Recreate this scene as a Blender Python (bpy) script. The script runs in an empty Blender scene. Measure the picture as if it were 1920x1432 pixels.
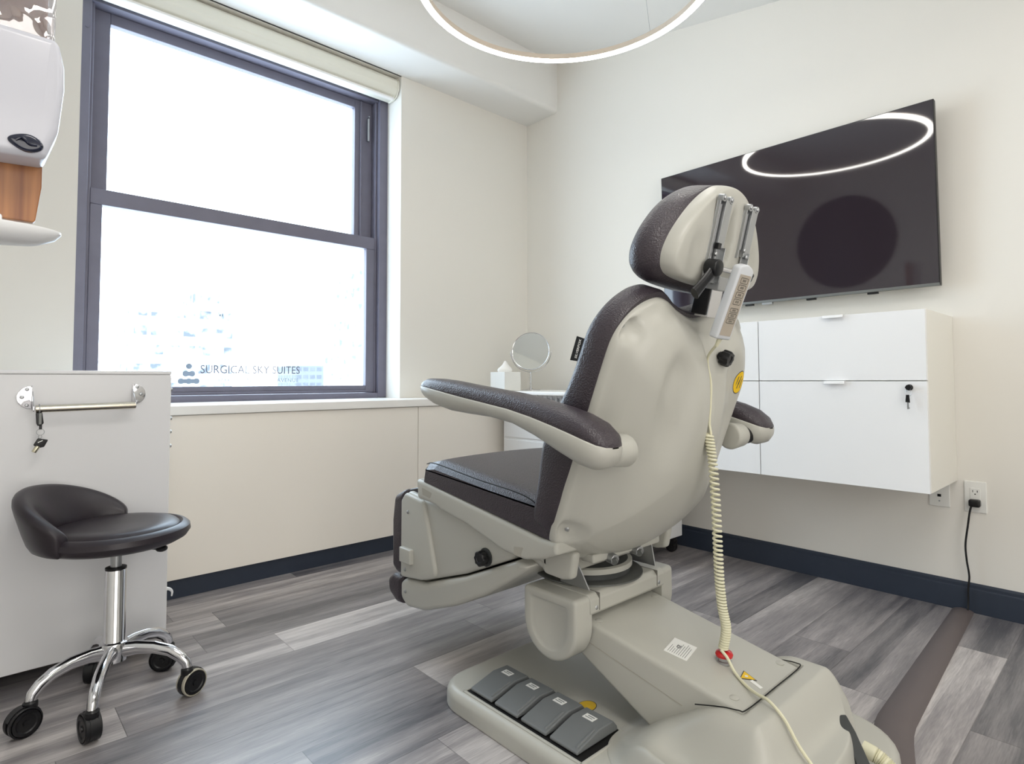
import bpy, bmesh, math, random
from mathutils import Vector, Matrix
random.seed(7)
sc = bpy.context.scene
COL = sc.collection
R = math.radians

# ------------------------------------------------------------------ camera
CAM_H = 0.90
yaw, pitch, roll = R(47.4845), R(2.2824), R(-0.10925)
fw = Vector((math.cos(yaw)*math.cos(pitch), math.sin(yaw)*math.cos(pitch), math.sin(pitch)))
rt = Vector((math.sin(yaw), -math.cos(yaw), 0)); up = rt.cross(fw)
r2 = rt*math.cos(roll)+up*math.sin(roll); u2 = -rt*math.sin(roll)+up*math.cos(roll)
cd = bpy.data.cameras.new('camera'); cam = bpy.data.objects.new('camera', cd); COL.objects.link(cam)
cam.matrix_world = Matrix(((r2.x, u2.x, -fw.x, 0), (r2.y, u2.y, -fw.y, 0), (r2.z, u2.z, -fw.z, CAM_H), (0, 0, 0, 1)))
cd.sensor_width = 36; cd.lens = 36*1103.3/1920; cd.shift_y = -(716-668.9)/1920; cd.clip_start = .05; cd.clip_end = 600
sc.camera = cam

# ------------------------------------------------------------------ world, lamps, exposure
w = bpy.data.worlds.new('world'); sc.world = w; w.use_nodes = True
bg = w.node_tree.nodes['Background']; bg.inputs[0].default_value = (.74, .88, 1, 1); bg.inputs[1].default_value = 7.8
sc.view_settings.view_transform = 'Standard'; sc.view_settings.look = 'None'
sc.view_settings.exposure = 0.0; sc.view_settings.gamma = 1.0; sc.view_settings.use_curve_mapping = False
def area(name, loc, target, sx, sy, power, col=(1, 1, 1), portal=False):
    l = bpy.data.lights.new(name, 'AREA'); l.shape = 'RECTANGLE'; l.size = sx; l.size_y = sy; l.energy = power; l.color = col
    o = bpy.data.objects.new(name, l); COL.objects.link(o); o.location = loc
    o.rotation_euler = (Vector(target)-Vector(loc)).to_track_quat('-Z', 'Y').to_euler()
    if portal: l.cycles.is_portal = True
    return o
area('window_portal', (1.08, 3.3, 1.74), (1.08, 0, 1.74), 1.5, 1.9, 1, portal=True)
area('unseen_ceiling_fill', (.35, -.1, 2.58), (.35, -.1, 0), .6, .6, 16, (1, .965, .91))  # added overhead fill out of view, no fixture modelled
area('unseen_ceiling_fill', (2.0, -.75, 2.58), (2.0, -.75, 0), .6, .6, 8, (1, .965, .91))  # second added overhead fill, also out of view
area('unseen_front_fill', (.6, -1.86, 1.15), (1.0, 2.0, .9), 2.6, 2.1, 48, (1, .965, .92))  # broad fill added behind the camera to brighten camera-facing surfaces; no doorway there
try:
    sc.cycles.use_denoising = True; sc.cycles.max_bounces = 8; sc.cycles.diffuse_bounces = 5; sc.cycles.sample_clamp_indirect = 6
except Exception: pass

# ------------------------------------------------------------------ materials
def lin(c): return tuple(((x/255+.055)/1.055)**2.4 if x > 10 else x/255/12.92 for x in c)
def mat(name, rgb, rough=.5, metal=0, noise=None, bump=None, coat=0, emit=None, spec=.5, trans=0, ior=1.45):
    m = bpy.data.materials.new(name); m.use_nodes = True; nt = m.node_tree; b = nt.nodes['Principled BSDF']
    c = lin(rgb); b.inputs['Base Color'].default_value = (*c, 1); b.inputs['Roughness'].default_value = rough
    b.inputs['Metallic'].default_value = metal; b.inputs['Coat Weight'].default_value = coat
    b.inputs['Specular IOR Level'].default_value = spec; b.inputs['Transmission Weight'].default_value = trans; b.inputs['IOR'].default_value = ior
    if emit: b.inputs['Emission Color'].default_value = (*emit[0], 1); b.inputs['Emission Strength'].default_value = emit[1]
    tc = nt.nodes.new('ShaderNodeTexCoord')
    if noise:
        n = nt.nodes.new('ShaderNodeTexNoise'); n.inputs['Scale'].default_value = noise[0]; n.inputs['Detail'].default_value = 3
        nt.links.new(tc.outputs['Object'], n.inputs['Vector'])
        mx = nt.nodes.new('ShaderNodeMix'); mx.data_type = 'RGBA'
        mx.inputs[6].default_value = (*[v*(1-noise[1]) for v in c], 1); mx.inputs[7].default_value = (*[min(1, v*(1+noise[1])) for v in c], 1)
        nt.links.new(n.outputs['Fac'], mx.inputs[0]); nt.links.new(mx.outputs[2], b.inputs['Base Color'])
    if bump:
        t = nt.nodes.new('ShaderNodeTexVoronoi' if bump[2] == 'v' else 'ShaderNodeTexNoise'); t.inputs['Scale'].default_value = bump[0]
        nt.links.new(tc.outputs['Object'], t.inputs['Vector'])
        bp = nt.nodes.new('ShaderNodeBump'); bp.inputs['Strength'].default_value = bump[1]; bp.inputs['Distance'].default_value = .002
        nt.links.new(t.outputs[0], bp.inputs['Height']); nt.links.new(bp.outputs[0], b.inputs['Normal'])
    return m
M = {}
M['wall'] = mat('painted_wall', (231, 228, 221), .75, noise=(2.0, .01), bump=(180, .05, 'n'))
M['ceil'] = mat('painted_ceiling', (233, 232, 229), .8, noise=(2.0, .01))
M['panel'] = mat('cream_panel', (242, 236, 226), .45, noise=(1.5, .01))
M['dispenser'] = mat('pale_grey_dispenser_plastic', (202, 203, 212), .22, noise=(3, .01))
M['sill'] = mat('sill_laminate', (240, 238, 234), .3, noise=(3, .01))
M['base'] = mat('navy_vinyl_baseboard', (44, 52, 66), .5, noise=(8, .08))
M['white'] = mat('white_lacquer', (241, 242, 243), .28, noise=(2, .008))
M['cart'] = mat('white_cart_panel', (226, 226, 228), .22, noise=(2, .01))
M['cabside'] = mat('cabinet_side_white', (236, 234, 226), .35, noise=(2, .01))
M['shade_seam'] = mat('recess_shade_and_seam_plastic', (168, 164, 154), .5, noise=(9, .02))  # darker grey: painted shade of the uncarved grips, also the arm seam line
M['gap'] = mat('shadow_gap_filler', (120, 118, 112), .8, noise=(9, .05))
M['frame'] = mat('bronze_window_frame', (108, 106, 120), .42, noise=(14, .1), bump=(60, .12, 'n'))
M['blind'] = mat('cream_blind_cassette', (232, 230, 218), .5, noise=(5, .01))
M['plastic'] = mat('warm_grey_plastic', (184, 183, 175), .36, noise=(3, .015), bump=(500, .04, 'n'))
M['leather'] = mat('charcoal_upholstery', (58, 51, 57), .36, noise=(30, .08), bump=(260, .45, 'v'), spec=.6)
M['leather2'] = mat('smooth_charcoal_vinyl', (42, 36, 42), .36, noise=(12, .06), bump=(200, .06, 'n'))
M['black'] = mat('black_plastic', (16, 16, 19), .35, noise=(20, .1))
M['blackm'] = mat('matte_black_rubber', (20, 20, 22), .65, noise=(20, .1))
M['chrome'] = mat('chrome', (215, 215, 218), .09, 1, noise=(4, .01))
M['steel'] = mat('brushed_steel', (176, 178, 180), .33, .85, noise=(30, .05))
M['nickel'] = mat('satin_nickel', (205, 198, 182), .25, 1, noise=(20, .04))
M['darksteel'] = mat('dark_grey_steel', (120, 122, 120), .45, .7, noise=(20, .05))
M['pedal'] = mat('grey_pedal_plastic', (112, 115, 116), .45, noise=(15, .04))
M['dgrey'] = mat('dark_grey_plastic', (60, 62, 62), .5, noise=(15, .05))
M['label'] = mat('white_label', (232, 232, 228), .5, noise=(20, .01))
M['ink'] = mat('printed_ink', (70, 70, 74), .6, noise=(20, .05))
M['yellow'] = mat('yellow_sticker', (232, 190, 30), .45, noise=(90, .12))
M['red'] = mat('red_button', (196, 22, 28), .25, noise=(10, .04), coat=.4)
M['coil'] = mat('cream_coil', (220, 217, 190), .42, noise=(10, .03))
M['remote'] = mat('pale_grey_remote', (205, 208, 212), .35, noise=(10, .02))
M['keypad'] = mat('beige_keypad', (176, 166, 152), .5, noise=(30, .03))
M['rubberwheel'] = mat('clear_grey_tyre', (170, 165, 150), .2, noise=(20, .05), coat=.3)
M['cordcover'] = mat('brown_grey_cord_cover', (98, 90, 90), .5, noise=(10, .05))
M['mirror'] = mat('mirror_glass', (235, 236, 232), .03, 1, noise=(3, .002))
M['tissue'] = mat('white_tissue', (248, 247, 244), .9, noise=(30, .01))
M['screen'] = mat('black_glass_screen', (46, 39, 45), .04, noise=(5, .02), spec=.95)
M['brass'] = mat('brass_key', (206, 200, 178), .25, 1, noise=(20, .05))
M['slot'] = mat('black_void', (8, 8, 9), .7, noise=(20, .1))
M['navy'] = mat('glossy_navy_sensor', (12, 20, 46), .2, noise=(10, .05), coat=.5)
M['decal'] = mat('window_decal_grey', (104, 106, 122), .6, noise=(20, .02))
M['decal2'] = mat('window_decal_blue_grey', (140, 156, 176), .6, noise=(20, .02))
M['ring'] = mat('led_diffuser', (255, 250, 240), .4, emit=((1, .965, .90), 26))
M['ringback'] = mat('ring_housing', (206, 192, 176), .4, noise=(5, .02))

def floor_mat():
    m = bpy.data.materials.new('grey_vinyl_planks'); m.use_nodes = True; nt = m.node_tree; N = nt.nodes.new; L = nt.links.new
    b = nt.nodes['Principled BSDF']; tc = N('ShaderNodeTexCoord'); sx = N('ShaderNodeSeparateXYZ'); L(tc.outputs['Object'], sx.inputs[0])
    def mt(op, a, bb=None):
        n = N('ShaderNodeMath'); n.operation = op
        for i, v in enumerate((a, bb)):
            if v is None: continue
            if isinstance(v, (int, float)): n.inputs[i].default_value = v
            else: L(v, n.inputs[i])
        return n.outputs[0]
    yr = mt('DIVIDE', mt('ADD', sx.outputs['Y'], 10-.446), .18); row = mt('FLOOR', yr); fy = mt('FRACT', yr)
    wn = N('ShaderNodeTexWhiteNoise'); wn.noise_dimensions = '1D'; L(row, wn.inputs['W'])
    xr = mt('ADD', mt('DIVIDE', sx.outputs['X'], 1.22), mt('MULTIPLY', wn.outputs['Value'], 7.3)); pl = mt('FLOOR', xr); fx = mt('FRACT', xr)
    cv = N('ShaderNodeCombineXYZ'); L(row, cv.inputs[0]); L(pl, cv.inputs[1])
    w2 = N('ShaderNodeTexWhiteNoise'); w2.noise_dimensions = '3D'; L(cv.outputs[0], w2.inputs['Vector'])
    # streaky grain, shifted from plank to plank
    cg = N('ShaderNodeCombineXYZ'); L(mt('MULTIPLY', sx.outputs['X'], 1.6), cg.inputs[0])
    L(mt('MULTIPLY', sx.outputs['Y'], 16), cg.inputs[1]); L(mt('MULTIPLY', w2.outputs['Value'], 40), cg.inputs[2])
    n1 = N('ShaderNodeTexNoise'); n1.inputs['Scale'].default_value = 1.0; n1.inputs['Detail'].default_value = 6; n1.inputs['Roughness'].default_value = .6; L(cg.outputs[0], n1.inputs['Vector'])
    cg2 = N('ShaderNodeCombineXYZ'); L(mt('MULTIPLY', sx.outputs['X'], 18), cg2.inputs[0]); L(mt('MULTIPLY', sx.outputs['Y'], 260), cg2.inputs[1])
    n2 = N('ShaderNodeTexNoise'); n2.inputs['Scale'].default_value = 1.0; n2.inputs['Detail'].default_value = 3; L(cg2.outputs[0], n2.inputs['Vector'])
    # broad lighter and darker strips printed inside a plank
    strip = N('ShaderNodeTexWhiteNoise'); strip.noise_dimensions = '1D'; L(mt('ADD', mt('FLOOR', mt('DIVIDE', mt('ADD', sx.outputs['Y'], 10-.446), .09)), mt('MULTIPLY', pl, 37.1)), strip.inputs['W'])
    v = mt('ADD', mt('ADD', mt('MULTIPLY', w2.outputs['Value'], .40), mt('MULTIPLY', strip.outputs['Value'], .22)),
           mt('ADD', mt('MULTIPLY', mt('SUBTRACT', n1.outputs['Fac'], .5), 1.15), mt('MULTIPLY', mt('SUBTRACT', n2.outputs['Fac'], .5), .34)))
    cr = N('ShaderNodeValToRGB'); e = cr.color_ramp.elements
    e[0].position = 0.0; e[0].color = (*lin((86, 85, 90)), 1); e[1].position = .84; e[1].color = (*lin((224, 218, 215)), 1)
    k = e.new(.38); k.color = (*lin((148, 143, 144)), 1)
    L(v, cr.inputs[0])
    # hairline joints
    j = mt('MAXIMUM', mt('LESS_THAN', fy, .012), mt('LESS_THAN', fx, .0018))
    mx = N('ShaderNodeMix'); mx.data_type = 'RGBA'; L(mt('MULTIPLY', j, .55), mx.inputs[0]); L(cr.outputs[0], mx.inputs[6]); mx.inputs[7].default_value = (*lin((50, 47, 48)), 1)
    L(mx.outputs[2], b.inputs['Base Color']); b.inputs['Roughness'].default_value = .34; b.inputs['Specular IOR Level'].default_value = .85
    bp = N('ShaderNodeBump'); bp.inputs['Strength'].default_value = .12; bp.inputs['Distance'].default_value = .002; L(n2.outputs['Fac'], bp.inputs['Height']); L(bp.outputs[0], b.inputs['Normal'])
    return m
M['floor'] = floor_mat()
def glass_mat(name, tint=(1, 1, 1), fac=.06):
    m = bpy.data.materials.new(name); m.use_nodes = True; nt = m.node_tree; nt.nodes.remove(nt.nodes['Principled BSDF'])
    t = nt.nodes.new('ShaderNodeBsdfTransparent'); t.inputs[0].default_value = (*tint, 1); g = nt.nodes.new('ShaderNodeBsdfGlossy'); g.inputs['Roughness'].default_value = .02
    mx = nt.nodes.new('ShaderNodeMixShader'); mx.inputs[0].default_value = fac
    nt.links.new(t.outputs[0], mx.inputs[1]); nt.links.new(g.outputs[0], mx.inputs[2]); nt.links.new(mx.outputs[0], nt.nodes['Material Output'].inputs[0]); return m
M['glass'] = glass_mat('window_glass', (.97, .985, 1), .05)
M['film'] = glass_mat('clear_plastic_film', (.96, .95, .97), .2)
def wood_mat():
    m = mat('wood_grain_board', (150, 95, 60), .32); nt = m.node_tree; b = nt.nodes['Principled BSDF']; tc = nt.nodes.new('ShaderNodeTexCoord')
    mp = nt.nodes.new('ShaderNodeMapping'); mp.inputs['Scale'].default_value = (70, 70, 2.5); nt.links.new(tc.outputs['Object'], mp.inputs[0])
    n = nt.nodes.new('ShaderNodeTexNoise'); n.inputs['Scale'].default_value = 1; n.inputs['Detail'].default_value = 4; nt.links.new(mp.outputs[0], n.inputs['Vector'])
    cr = nt.nodes.new('ShaderNodeValToRGB'); cr.color_ramp.elements[0].position = .3; cr.color_ramp.elements[0].color = (*lin((128, 80, 52)), 1)
    cr.color_ramp.elements[1].position = .7; cr.color_ramp.elements[1].color = (*lin((178, 122, 76)), 1)
    nt.links.new(n.outputs[0], cr.inputs[0]); nt.links.new(cr.outputs[0], b.inputs['Base Color']); return m
M['wood'] = wood_mat()
def tower_mat(name, wall, glassc, sx, sz):
    m = mat(name, wall, .8); nt = m.node_tree; b = nt.nodes['Principled BSDF']; tc = nt.nodes.new('ShaderNodeTexCoord'); s = nt.nodes.new('ShaderNodeSeparateXYZ'); nt.links.new(tc.outputs['Object'], s.inputs[0])
    def mt(op, a, bb):
        n = nt.nodes.new('ShaderNodeMath'); n.operation = op
        for i, v in enumerate((a, bb)):
            if isinstance(v, (int, float)): n.inputs[i].default_value = v
            elif v is not None: nt.links.new(v, n.inputs[i])
        return n.outputs[0]
    fx = mt('FRACT', mt('DIVIDE', mt('ADD', s.outputs['X'], s.outputs['Y']), sx), None); fz = mt('FRACT', mt('DIVIDE', s.outputs['Z'], sz), None)
    win = mt('MULTIPLY', mt('GREATER_THAN', fx, .22), mt('GREATER_THAN', fz, .48))
    n = nt.nodes.new('ShaderNodeTexNoise'); n.inputs['Scale'].default_value = .6; nt.links.new(tc.outputs['Object'], n.inputs['Vector'])
    mx = nt.nodes.new('ShaderNodeMix'); mx.data_type = 'RGBA'; mx.inputs[6].default_value = (*lin(wall), 1); mx.inputs[7].default_value = (*lin(glassc), 1)
    nt.links.new(mt('MULTIPLY', win, mt('MULTIPLY', n.outputs[0], 1.6)), mx.inputs[0]); nt.links.new(mx.outputs[2], b.inputs['Base Color']); return m

# ------------------------------------------------------------------ builders
ORG = {}
def root(name, label, cat, loc, group=None):
    o = bpy.data.objects.new(name, None); COL.objects.link(o); o.location = loc; o.empty_display_size = .1
    o['label'] = label; o['category'] = cat
    if group: o['group'] = group
    ORG[o] = Vector(loc); return o
def ob(name, bm, m, parent=None, label=None, cat=None, group=None, kind=None, bevel=0, sub=0, seg=2, smooth=35, wn=True):
    if parent is None:
        xs = [v.co for v in bm.verts]
        o0 = Vector(((min(v.x for v in xs)+max(v.x for v in xs))/2, (min(v.y for v in xs)+max(v.y for v in xs))/2, min(v.z for v in xs)))
    else: o0 = ORG[parent]
    if kind == 'structure': o0 = Vector((0, 0, 0))
    for v in bm.verts: v.co -= o0
    bmesh.ops.recalc_face_normals(bm, faces=bm.faces)
    me = bpy.data.meshes.new(name); bm.to_mesh(me); bm.free()
    ms = m if isinstance(m, (list, tuple)) else [m]
    for k in ms: me.materials.append(M[k] if isinstance(k, str) else k)
    if smooth: me.shade_smooth(); me.set_sharp_from_angle(angle=R(smooth))
    o = bpy.data.objects.new(name, me); COL.objects.link(o)
    if parent is None: o.location = o0
    else: o.parent = parent
    ORG[o] = o0
    if bevel:
        b = o.modifiers.new('bevel', 'BEVEL'); b.width = bevel; b.segments = seg; b.limit_method = 'ANGLE'; b.angle_limit = R(30)
        if wn: w_ = o.modifiers.new('wn', 'WEIGHTED_NORMAL'); w_.keep_sharp = False
    if sub: s = o.modifiers.new('sub', 'SUBSURF'); s.levels = sub; s.render_levels = sub
    if label: o['label'] = label
    if cat: o['category'] = cat
    if group: o['group'] = group
    if kind: o['kind'] = kind
    return o
def B(): return bmesh.new()
def box(bm, x0, x1, y0, y1, z0, z1, mi=0):
    vs = [bm.verts.new((x, y, z)) for x in (x0, x1) for y in (y0, y1) for z in (z0, z1)]
    for q in ((0, 1, 3, 2), (4, 6, 7, 5), (0, 4, 5, 1), (2, 3, 7, 6), (0, 2, 6, 4), (1, 5, 7, 3)):
        bm.faces.new([vs[i] for i in q]).material_index = mi
    return bm
def hexa(bm, p, mi=0):   # 8 points: bottom 4 then top 4
    vs = [bm.verts.new(q) for q in p]
    for q in ((3, 2, 1, 0), (4, 5, 6, 7), (0, 1, 5, 4), (1, 2, 6, 5), (2, 3, 7, 6), (3, 0, 4, 7)): bm.faces.new([vs[i] for i in q]).material_index = mi
    return bm
def basis(d):
    d = Vector(d).normalized(); a = Vector((0, 0, 1)) if abs(d.z) < .9 else Vector((1, 0, 0)); u = d.cross(a).normalized(); return u, d.cross(u).normalized()
def loft(bm, rings, closed=True, cap=(True, True), mi=0):
    rv = [[bm.verts.new(p) for p in r] for r in rings]
    for a, b in zip(rv, rv[1:]):
        n = len(a)
        for i in range(n if closed else n-1):
            bm.faces.new((a[i], a[(i+1) % n], b[(i+1) % n], b[i])).material_index = mi
    if cap[0]: bm.faces.new(rv[0][::-1]).material_index = mi
    if cap[1]: bm.faces.new(rv[-1]).material_index = mi
    return rv
def cyl(bm, p0, p1, r0, r1=None, n=24, fil=0, mi=0):
    p0, p1 = Vector(p0), Vector(p1); r1 = r0 if r1 is None else r1; u, v = basis(p1-p0); d = (p1-p0).normalized(); L = (p1-p0).length
    st = [(0, r0), (L, r1)]
    if fil:
        st = [(fil*(1-math.cos(a)), r0-fil*(1-math.sin(a))) for a in (0, .52, 1.05, 1.57)]+[(L-fil*(1-math.cos(a)), r1-fil*(1-math.sin(a))) for a in (1.57, 1.05, .52, 0)]
    loft(bm, [[p0+d*h+(u*math.cos(2*math.pi*i/n)+v*math.sin(2*math.pi*i/n))*r for i in range(n)] for h, r in st], mi=mi); return bm
def lathe(bm, c, ax, prof, n=32, mi=0):  # prof: (height, radius)
    c = Vector(c); ax = Vector(ax).normalized(); u, v = basis(ax)
    loft(bm, [[c+ax*h+(u*math.cos(2*math.pi*i/n)+v*math.sin(2*math.pi*i/n))*max(r, 1e-4) for i in range(n)] for h, r in prof], mi=mi); return bm
def catmull(pts, k=8):
    P = [Vector(p) for p in pts]; P = [P[0]*2-P[1]]+P+[P[-1]*2-P[-2]]; out = []
    for i in range(1, len(P)-2):
        for j in range(k):
            t = j/k; out.append(.5*((2*P[i])+(-P[i-1]+P[i+1])*t+(2*P[i-1]-5*P[i]+4*P[i+1]-P[i+2])*t*t+(-P[i-1]+3*P[i]-3*P[i+1]+P[i+2])*t**3))
    out.append(P[-2]); return out
def tube(bm, pts, r, n=10, rf=None, mi=0, sq=None):
    pts = [Vector(p) for p in pts]; rings = []; u = None
    for i, p in enumerate(pts):
        d = (pts[min(i+1, len(pts)-1)]-pts[max(i-1, 0)]).normalized()
        u = basis(d)[0] if u is None else (u-d*u.dot(d)).normalized()
        v = d.cross(u); rr = rf(i/(len(pts)-1)) if rf else r
        rings.append([p+(u*math.cos(2*math.pi*k/n)+v*math.sin(2*math.pi*k/n)*(sq or 1))*rr for k in range(n)])
    loft(bm, rings, mi=mi); return bm
class RP(list): pass
def miter(pts, d):
    P = [Vector(p) for p in pts]; n = len(P); A = sum(P[i-1].x*P[i].y-P[i].x*P[i-1].y for i in range(n)); s_ = 1 if A > 0 else -1; out = []
    for i in range(n):
        e0 = (P[i]-P[i-1]).normalized(); e1 = (P[(i+1) % n]-P[i]).normalized(); n0 = Vector((-e0.y, e0.x))*s_; n1 = Vector((-e1.y, e1.x))*s_
        k_ = 1+n0.dot(n1); out.append(P[i]+(n0+n1)*d/max(k_, .25))
    return out
def rpoly(pts, r, k=6):   # round the corners of a 2-D polygon; r one radius or a list
    n = len(pts); out = RP(); out.spec = (pts, r, k)
    for i in range(n):
        p = Vector(pts[i]); a = Vector(pts[i-1])-p; b = Vector(pts[(i+1) % n])-p; rr = r[i] if isinstance(r, (list, tuple)) else r
        la, lb = a.length, b.length; a.normalize(); b.normalize(); ang = a.angle(b)
        if rr <= 0: out.append(p); continue
        d = max(5e-5, min(rr/math.tan(min(ang, 3.13)/2), la*.48, lb*.48)); s = p+a*d; e = p+b*d
        for j in range(k+1):
            t = j/k; out.append(s*(1-t)**2+p*2*t*(1-t)+e*t*t)
    return out
def smooth_closed(pts, k=8):
    P = [Vector(p) for p in pts]; n = len(P); out = []
    for i in range(n):
        a, b, c, d = P[i-1], P[i], P[(i+1) % n], P[(i+2) % n]
        for j in range(k):
            t = j/k; out.append(.5*((2*b)+(-a+c)*t+(2*a-5*b+4*c-d)*t*t+(-a+3*b-3*c+d)*t**3))
    return out
def inset(pl, d):
    if abs(d) < 1e-9: return list(pl)
    if getattr(pl, 'spec', None):
        pts, r, k = pl.spec; n = len(pts); P = [Vector(p) for p in pts]; A = sum(P[i-1].x*P[i].y-P[i].x*P[i-1].y for i in range(n)); s_ = 1 if A > 0 else -1
        rs = []
        for i in range(n):
            e0 = P[i]-P[i-1]; e1 = P[(i+1) % n]-P[i]; conv = (e0.x*e1.y-e0.y*e1.x)*s_ > 0; r0 = r[i] if isinstance(r, (list, tuple)) else r
            rs.append(max(.0004, r0-d if conv else r0+d) if r0 > 0 else 0)
        return list(rpoly(miter(pts, d), rs, k))
    out = inset0(pl, d); n = len(pl)
    bad = [(out[(i+1) % n]-out[i]).dot(pl[(i+1) % n]-pl[i]) <= 0 for i in range(n)]
    if any(bad) and not all(bad):
        st = next(i for i in range(n) if not bad[i]); i = st
        while i < st+n:
            if bad[i % n]:
                j = i
                while bad[j % n]: j += 1
                m = sum((out[k % n] for k in range(i, j+1)), Vector((0, 0)))/(j-i+1)
                for k in range(i, j+1): out[k % n] = m.copy()
                i = j
            else: i += 1
    return out
def inset0(pl, d):
    n = len(pl); A = sum(pl[i-1].x*pl[i].y-pl[i].x*pl[i-1].y for i in range(n)); s = 1 if A > 0 else -1; out = []
    for i in range(n):
        t = (pl[(i+1) % n]-pl[i-1]); t = t.normalized() if t.length > 1e-9 else Vector((1, 0)); out.append(pl[i]+Vector((-t.y, t.x))*d*s)
    return out
def rprism(bm, poly, a0, a1, r, f, k=4, r1=None, mi=0):  # extrude with filleted rims
    poly = poly if getattr(poly, 'spec', None) else [Vector(p) for p in poly]; r1 = r if r1 is None else r1; L = []
    sg = 1 if a1 > a0 else -1
    for j in range(k+1):
        th = j/k*math.pi/2
        if r > 0: L.append((a0+sg*r*(1-math.sin(th)), r*(1-math.cos(th))))
    L = L[::-1] if r > 0 else [(a0, 0)]
    L2 = [(a1-sg*r1*(1-math.sin(j/k*math.pi/2)), r1*(1-math.cos(j/k*math.pi/2))) for j in range(k+1)] if r1 > 0 else [(a1, 0)]
    # L: from rim inwards -> order outer face first
    L = sorted([(a0+sg*r*(1-math.sin(j/k*math.pi/2)), r*(1-math.cos(j/k*math.pi/2))) for j in range(k+1)], key=lambda q: sg*q[0]) if r > 0 else L
    L2 = sorted(L2, key=lambda q: sg*q[0])
    loft(bm, [[f(p.x, p.y, a) for p in inset(poly, ins)] for a, ins in L+L2], mi=mi); return bm
fYZ = lambda u, v, w_: Vector((w_, u, v))
fXZ = lambda u, v, w_: Vector((u, w_, v))
fXY = lambda u, v, w_: Vector((u, v, w_))
class Frame:
    def __init__(s, O, sl, S=(1, 0, 0)):
        k = math.hypot(1, sl); s.O = Vector(O); s.S = Vector((1, 0, 0)); s.T = Vector((0, sl, 1))/k; s.N = Vector((0, -1, sl))/k
    def __call__(s, a, b, n): return s.O+s.S*a+s.T*b+s.N*n
def pillow(bm, outline, cen, depth, f, rings=26, power=1.0, base=None, mi=0):
    """dome over an outline: depth(s,t,u), u=1 on the rim"""
    cen = Vector(cen); R_ = []
    for i in range(rings):
        u = 1-(i/rings)**power if power != 1 else 1-i/rings
        R_.append([(cen+(p-cen)*u, u) for p in outline])
    rr = [[f(p.x, p.y, depth(p.x, p.y, u)) for p, u in r] for r in R_]
    if base is not None: rr = [[f(p.x, p.y, base) for p in outline]]+rr
    rv = loft(bm, rr, cap=(base is not None, False), mi=mi)
    c = bm.verts.new(f(cen.x, cen.y, depth(cen.x, cen.y, 0)))
    for i in range(len(rv[-1])): bm.faces.new((rv[-1][i], rv[-1][(i+1) % len(rv[-1])], c)).material_index = mi
    return bm
def sstep(a, b, x):
    t = max(0, min(1, (x-a)/(b-a))); return t*t*(3-2*t)
def sph(bm, c, r, n=16, sc_=(1, 1, 1), mi=0):
    c = Vector(c); rr = [[c+Vector((math.sin(th)*math.cos(2*math.pi*i/n)*sc_[0], math.sin(th)*math.sin(2*math.pi*i/n)*sc_[1], math.cos(th)*sc_[2]))*r for i in range(n)] for th in [math.pi*(j+.02)/(8.04) for j in range(9)]]
    loft(bm, rr, mi=mi); return bm
def text_mesh(s, size, f, spacing=1.0, bold=False, depth=.0004):
    cu = bpy.data.curves.new('t', 'FONT'); cu.body = s; cu.size = size; cu.extrude = depth; cu.resolution_u = 3; cu.space_character = spacing; cu.align_x = 'CENTER'; cu.align_y = 'CENTER'
    if bold: cu.offset = size*.02
    to = bpy.data.objects.new('t', cu); COL.objects.link(to); dg = bpy.context.evaluated_depsgraph_get(); me = bpy.data.meshes.new_from_object(to.evaluated_get(dg))
    bm = B(); bm.from_mesh(me); bpy.data.objects.remove(to); bpy.data.meshes.remove(me); bpy.data.curves.remove(cu)
    for v in bm.verts: v.co = f(v.co.x, v.co.y, v.co.z)
    return bm
def struct(name, bm, m, **k): return ob(name, bm, m, kind='structure', **k)
def screw(parent, c, d, r=.005, m='steel', name='screw'):
    b_ = B(); c = Vector(c); d = Vector(d).normalized(); lathe(b_, c-d*.002, d, [(0, r), (.003, r), (.0045, r*.7), (.005, .0005)], 12); return ob(name, b_, m, parent)

# ------------------------------------------------------------------ room shell
XW, YW, ZS = 2.89, 2.99, .80
XL, YB, ZSO = -1.2, -1.9, 2.72
FR, FL, FY = 1.848, .302, 3.20
CE = lambda y: 3.055-max(0, min(2.69-y, 2.2))*.19
struct('floor', box(B(), XL-.1, XW+.1, YB-.1, YW+.1, -.1, 0), 'floor', smooth=0)
struct('wall_right', box(B(), XW, XW+.12, YB, 3.4, 0, 3.2), 'wall', smooth=0)
struct('wall_left', box(B(), XL-.12, XL, YB, 3.4, 0, 3.2), 'wall', smooth=0)
struct('wall_back', box(B(), XL-.12, XW+.12, YB-.12, YB, 0, 3.2), 'wall', smooth=0)
b = B(); box(b, XL, FL, YW, FY+.12, 0, 3.2); box(b, FR, XW, YW, FY+.12, 0, 3.2); box(b, FL, FR, YW, FY+.12, 0, ZS-.03); box(b, FL, FR, YW, FY+.12, ZSO, 3.2)
struct('wall_window', b, 'wall', smooth=0)
b = B(); hexa(b, [(XL, .49, CE(.49)), (XW, .49, CE(.49)), (XW, 2.7, CE(2.7)), (XL, 2.7, CE(2.7)), (XL, .49, 3.25), (XW, .49, 3.25), (XW, 2.7, 3.25), (XL, 2.7, 3.25)])
box(b, XL, XW, YB, .49, CE(.49), 3.25); struct('ceiling', b, 'ceil', smooth=0)
b = B(); rprism(b, rpoly([(2.69, 3.2), (2.69, ZSO), (YW+.01, ZSO), (YW+.01, 3.2)], [0, .03, 0, 0]), XL, XW, 0, fYZ); struct('trim_1', b, 'ceil')
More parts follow.
